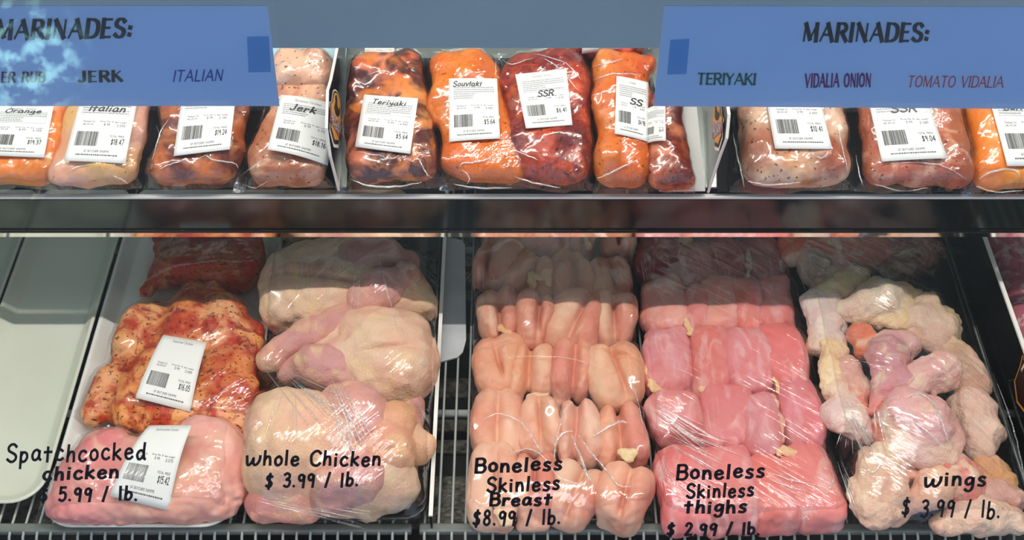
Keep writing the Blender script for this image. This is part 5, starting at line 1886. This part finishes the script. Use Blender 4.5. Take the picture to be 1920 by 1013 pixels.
pack(RACK, [(1366, 366), (1602, 360), (1560, 110), (1370, 110)], [(1384, 348), (1590, 344), (1545, 130), (1380, 130)], .062, 'jerk', [(236, 200, 170), (226, 160, 110), (240, 210, 190), (206, 110, 56), (170, 60, 26)],
     'tan and brown wing pack priced $10.41 beside the second badge', dict(px=[(1428, 150), (1526, 152), (1558, 284), (1452, 281)], price='$10.41', title='Chicken Wings', lb='3.99', wt='2.610', h=.06), fold_glint_px=[([(1400, 340), (1440, 346), (1500, 342)], .0014), ([(1530, 292), (1540, 296), (1552, 290)], .0012), ([(1374, 250), (1385, 300), (1396, 352)], .0012), ([(1570, 230), (1580, 280), (1592, 330)], .0008)], n=(3, 4), seed=12, mname='wing_meat')
pack(RACK, [(1600, 362), (1840, 366), (1778, 110), (1580, 110)], [(1614, 342), (1816, 350), (1760, 130), (1594, 130)], .060, 'jerk', [(206, 110, 84), (214, 124, 100), (180, 70, 40), (220, 130, 80)],
     'reddish peppered chicken pack with SSR written on its label near the end of the shelf', dict(px=[(1624, 168), (1728, 170), (1773, 301), (1653, 304)], price='$9.04', title='Chicken Wings', hand='SSR', hand_y=.66, hand_w=.42, hand_h=.10, lb='3.99', wt='2.265', hand_x=.32), fold_glint_px=[([(1640, 345), (1690, 358), (1740, 352)], .0012), ([(1670, 306), (1720, 304), (1770, 312), (1812, 335)], .0010), ([(1605, 290), (1612, 330), (1620, 352)], .0009)], n=(3, 4), seed=13)
pack(RACK, [(1800, 372), (2010, 372), (1960, 110), (1766, 110)], [(1822, 350), (1990, 350), (1940, 130), (1780, 130)], .055, 'buffalo', [(244, 150, 30), (240, 190, 140), (244, 140, 20)],
     'bright orange buffalo chicken pack at the end of the shelf beyond the SSR pack', dict(px=[(1846, 170), (1948, 172), (2000, 312), (1888, 312)], price='$9.86', title='Chicken Wings', hand='Buffalo', hand_y=.72, hand_w=.6, hand_h=.09, lb='3.99', wt='2.470'), fold_glint_px=[([(1836, 336), (1860, 322), (1900, 318), (1914, 330)], .0016), ([(1830, 350), (1870, 360), (1920, 358)], .0010)], n=(2, 3), seed=14)

# -- spatchcocked chickens in the white tray
SPC = [lin(c) for c in ((236, 160, 92), (240, 174, 112), (230, 140, 74), (240, 176, 124))]


def spc(parts, seed, base, ck=0.005):
    def fn(loc):
        pr = []
        for i, p_ in enumerate(parts):
            col = lin(p_[-1]) if isinstance(p_[-1], tuple) and len(p_[-1]) == 3 and max(p_[-1]) > 3 else SPC[i % 4]
            a = loc(p_[0], p_[1], p_[2])
            if p_[5] == 'e':
                pr.append(ell(a, (p_[3], p_[4], p_[6]), (0, 0, p_[7]), col, 2.3))
            else:
                b_ = loc(p_[5], p_[6], p_[2])
                pr.append(cap(a, b_, p_[3], p_[4], col, 0.9))
        return blob(pr, 0.0027, ck, (0.004, 34), floor=0.0, seed=seed, fine=(0.0014, 120), ct=0.004)
    return fn


front = [(200, 900, .030, .070, .060, 'e', .034, .2, (232, 150, 150)), (330, 885, .034, .085, .068, 'e', .038, -.1, (240, 190, 164)), (400, 870, .034, .050, .065, 'e', .036, 0, (238, 180, 164)),
         (150, 948, .020, .045, .026, 'e', .022, .3, (230, 140, 140)), (290, 938, .028, .11, .032, 'e', .030, -.05, (240, 180, 164)), (190, 850, .034, .035, .030, 'e', .028, .2, (226, 130, 134)), (385, 825, .038, .035, .028, 'e', .030, -.2, (240, 180, 170))]
mid = [(345, 690, .026, .11, .14, 'e', .030, -.15), (262, 622, .032, .036, .058, 'e', .034, -.25), (345, 625, .036, .040, .064, 'e', .036, -.1), (418, 620, .036, .042, .062, 'e', .036, .15), (462, 655, .030, .030, .060, 'e', .030, .1),
       (352, 570, .030, .022, .015, 362, 540), (410, 570, .030, .024, .018, 400, 545), (210, 712, .026, .024, .020, 178, 775), (262, 745, .028, .030, .050, 'e', .030, -.5),
       (330, 770, .028, .056, .034, 'e', .028, .1), (430, 720, .034, .046, .060, 'e', .034, .2), (455, 780, .026, .026, .040, 'e', .028, .1), (310, 700, .034, .05, .05, 'e', .036, 0), (400, 790, .026, .036, .028, 'e', .026, -.4, (232, 160, 130))]
rear = [(395, 490, .034, .085, .050, 'e', .040, 0, (190, 100, 56)), (330, 505, .030, .035, .030, 'e', .034, .3, (214, 140, 76)), (460, 490, .030, .030, .045, 'e', .034, 0, (196, 100, 50)), (300, 520, .024, .020, .012, 275, 545), (420, 520, .028, .04, .02, 'e', .03, 0, (206, 130, 70)),
        (390, 450, .045, .09, .05, 'e', .03, 0, (170, 80, 40))]
G2 = 'bagged spatchcocked chickens in the white tray'
pack(FLOOR, [(258, 556), (520, 532), (530, 425), (286, 425)], None, .07, 'spiced', None, 'spice rubbed bagged chicken in the shade at the back of the white tray', dict(px=[(340, 380), (442, 380), (440, 441), (346, 455)], price='$16.40', title='Seasoned Chicken', lb='5.99', wt='2.740', plain=True),
     meat_fn=spc(rear, 61, None), group=G2, seed=21, mname='spiced_chicken', edge=.003)
pack(FLOOR, [(140, 795), (492, 818), (502, 545), (255, 560)], None, .07, 'spiced', None, 'orange spice rubbed bagged chicken in the middle of the white tray priced $16.05', dict(px=[(312, 646), (391, 654), (355, 768), (256, 753)], price='$16.05', title='Seasoned Chicken', lb='5.99', wt='2.680', plain=True, h=.062),
     meat_fn=spc(mid, 62, None), group=G2, seed=22, mname='spiced_chicken', edge=.003)
pack(FLOOR, [(66, 984), (436, 978), (446, 800), (170, 800)], None, .07, 'raw_pack', None, 'plain pink bagged chicken at the front of the white tray priced $15.42', dict(px=[(286, 816), (367, 819), (313, 949), (206, 931)], price='$15.42', title='Spatchcocked Chicken', lb='5.99', wt='2.575', plain=True, h=.068),
     meat_fn=spc(front, 63, None, .008), group=G2, seed=23, mname='raw_chicken', edge=.004)


# ------------------------------------------------------------------ paper signs taped behind the glass
def gpt(u, v, h):
    return GLASS.world(u, v, h)


def sign(px, lam, patch, lines, label):
    P = [gpt(u, v, -0.004) for u, v in px]
    c = sum(P) / 4
    r = empty('paper_sign', tuple(c))
    tag(r, label, 'sign', None)
    MB().slab([p - c for p in P], GLASS.ez * 0.0006).build('paper', M['sign_blue'], r)
    Lq = [gpt(u, v, -0.0028) for u, v in lam]
    o = MB().add([p - c for p in Lq], [(0, 1, 2, 3)]).build('laminate', M['laminate'], r)
    o['label'] = 'clear laminate film with a border'
    T = [gpt(u, v, -0.0033) for u, v in patch]
    MB().add([p - c for p in T], [(0, 1, 2, 3)]).build('tape_patch', M['sign_dark'], r)
    for text, u0, v0, u1, v1, hpx, mt, kw in lines:
        W_ = math.hypot(u1 - u0, v1 - v0)
        g, w = lettering(text, hpx, width=W_, **kw)
        d = np.array((u1 - u0, v1 - v0)) / W_
        quads_mesh('lettering', g, lambda a, b_: tuple(gpt(u0 + d[0] * a + d[1] * b_, v0 + d[1] * a - d[0] * b_, -0.0031) - c), M[mt], r)
    return r


FATI = dict(thick=2.8, thin=1.3, slant=0.16, gap=2.3)
sign([(-268, 198), (524, 198), (502, 10), (-246, 10)], [(-280, 207), (538, 207), (514, 2), (-258, 2)], [(466, 136), (508, 135), (504, 68), (463, 69)],
     [('MARINADES:', -8, 73, 246, 69, 33, 's_black', FATI), ('ER RUB', 2, 154, 83, 154, 18, 's_plum', dict(thick=2.6, thin=0.9, gap=2.2, serif=0.6, slant=.1)),
      ('JERK', 148, 154, 228, 152, 19, 's_olive', dict(thick=2.8, thin=0.9, gap=2.4, serif=0.9)), ('ITALIAN', 324, 153, 416, 151, 20, 's_blue', dict(thick=1.5, thin=1.2, slant=.22, gap=1.8))],
     'blue marinades sign listing JERK and ITALIAN behind the glass')
sign([(1225, 198), (2015, 204), (1993, 12), (1245, 10)], [(1214, 207), (2030, 213), (2005, 4), (1233, 2)], [(1251, 140), (1287, 139), (1293, 73), (1257, 75)],
     [('MARINADES:', 1505, 77, 1740, 77, 32, 's_black', FATI), ('TERIYAKI', 1307, 158, 1416, 159, 20, 's_green', dict(thick=2.1, thin=1.3, gap=1.2, serif=1.2, slant=.08)),
      ('VIDALIA ONION', 1509, 163, 1632, 162, 23, 's_purple', dict(thick=2.6, thin=1.6, gap=2.0, serif=1.0, slant=.14)), ('TOMATO VIDALIA', 1701, 163, 1880, 164, 20, 's_red', dict(thick=1.3, thin=0.8, gap=1.4, serif=0.9, slant=.22))],
     'blue marinades sign listing TERIYAKI, VIDALIA ONION and TOMATO VIDALIA')


# ------------------------------------------------------------------ prices written on the glass in marker
def writing(lines, seed):
    V, F = [], []
    c = gpt(*lines[0][1:3], 0.0005)
    for k, (text, u0, v0, u1, v1, hpx) in enumerate(lines):
        W_ = math.hypot(u1 - u0, v1 - v0)
        th = 6.0 / hpx * 10
        g, w = lettering(text, hpx, th * 0.92, th * 0.85, slant=0.10, width=W_, wob=0.6, seed=seed + k, gap=2.2)
        d = np.array((u1 - u0, v1 - v0)) / W_
        for q in g:
            b0 = len(V)
            V += [tuple(gpt(u0 + d[0] * a + d[1] * b_, v0 + d[1] * a - d[0] * b_, 0.0006) - c) for a, b_ in q]
            F.append((b0, b0 + 1, b0 + 2, b0 + 3))
    o = mesh('handwritten_price', V, F, M['marker'], None, tuple(c), smooth=False)
    o.parent = glass
    return o


for ls, lab_ in (
    ([('Spatchcocked', 12, 866, 272, 862, 32), ('chicken', 80, 900, 221, 897, 25), ('$ 5.99 / lb.', 74, 941, 257, 938, 25)], 'handwriting reading Spatchcocked chicken'),
    ([('Whole Chicken', 461, 873, 712, 874, 27), ('$ 3.99 / lb.', 497, 915, 671, 912, 25)], 'handwriting reading Whole Chicken'),
    ([('Boneless', 890, 886, 1052, 881, 25), ('Skinless', 913, 922, 1048, 918, 26), ('Breast', 918, 949, 1033, 946, 22), ('$8.99 / lb.', 886, 985, 1050, 983, 27)], 'handwriting reading Boneless Skinless Breast'),
    ([('Boneless', 1268, 899, 1432, 895, 26), ('Skinless', 1287, 933, 1412, 930, 25), ('thighs', 1283, 963, 1398, 960, 24), ('$ 2.99 / lb.', 1250, 1004, 1424, 1003, 22)], 'handwriting reading Boneless Skinless thighs'),
    ([('Wings', 1733, 913, 1847, 910, 27), ('$ 3.99 / lb.', 1690, 967, 1874, 972, 31)], 'handwriting reading Wings'),
):
    o = writing(ls, len(lab_))
    o['label'] = lab_
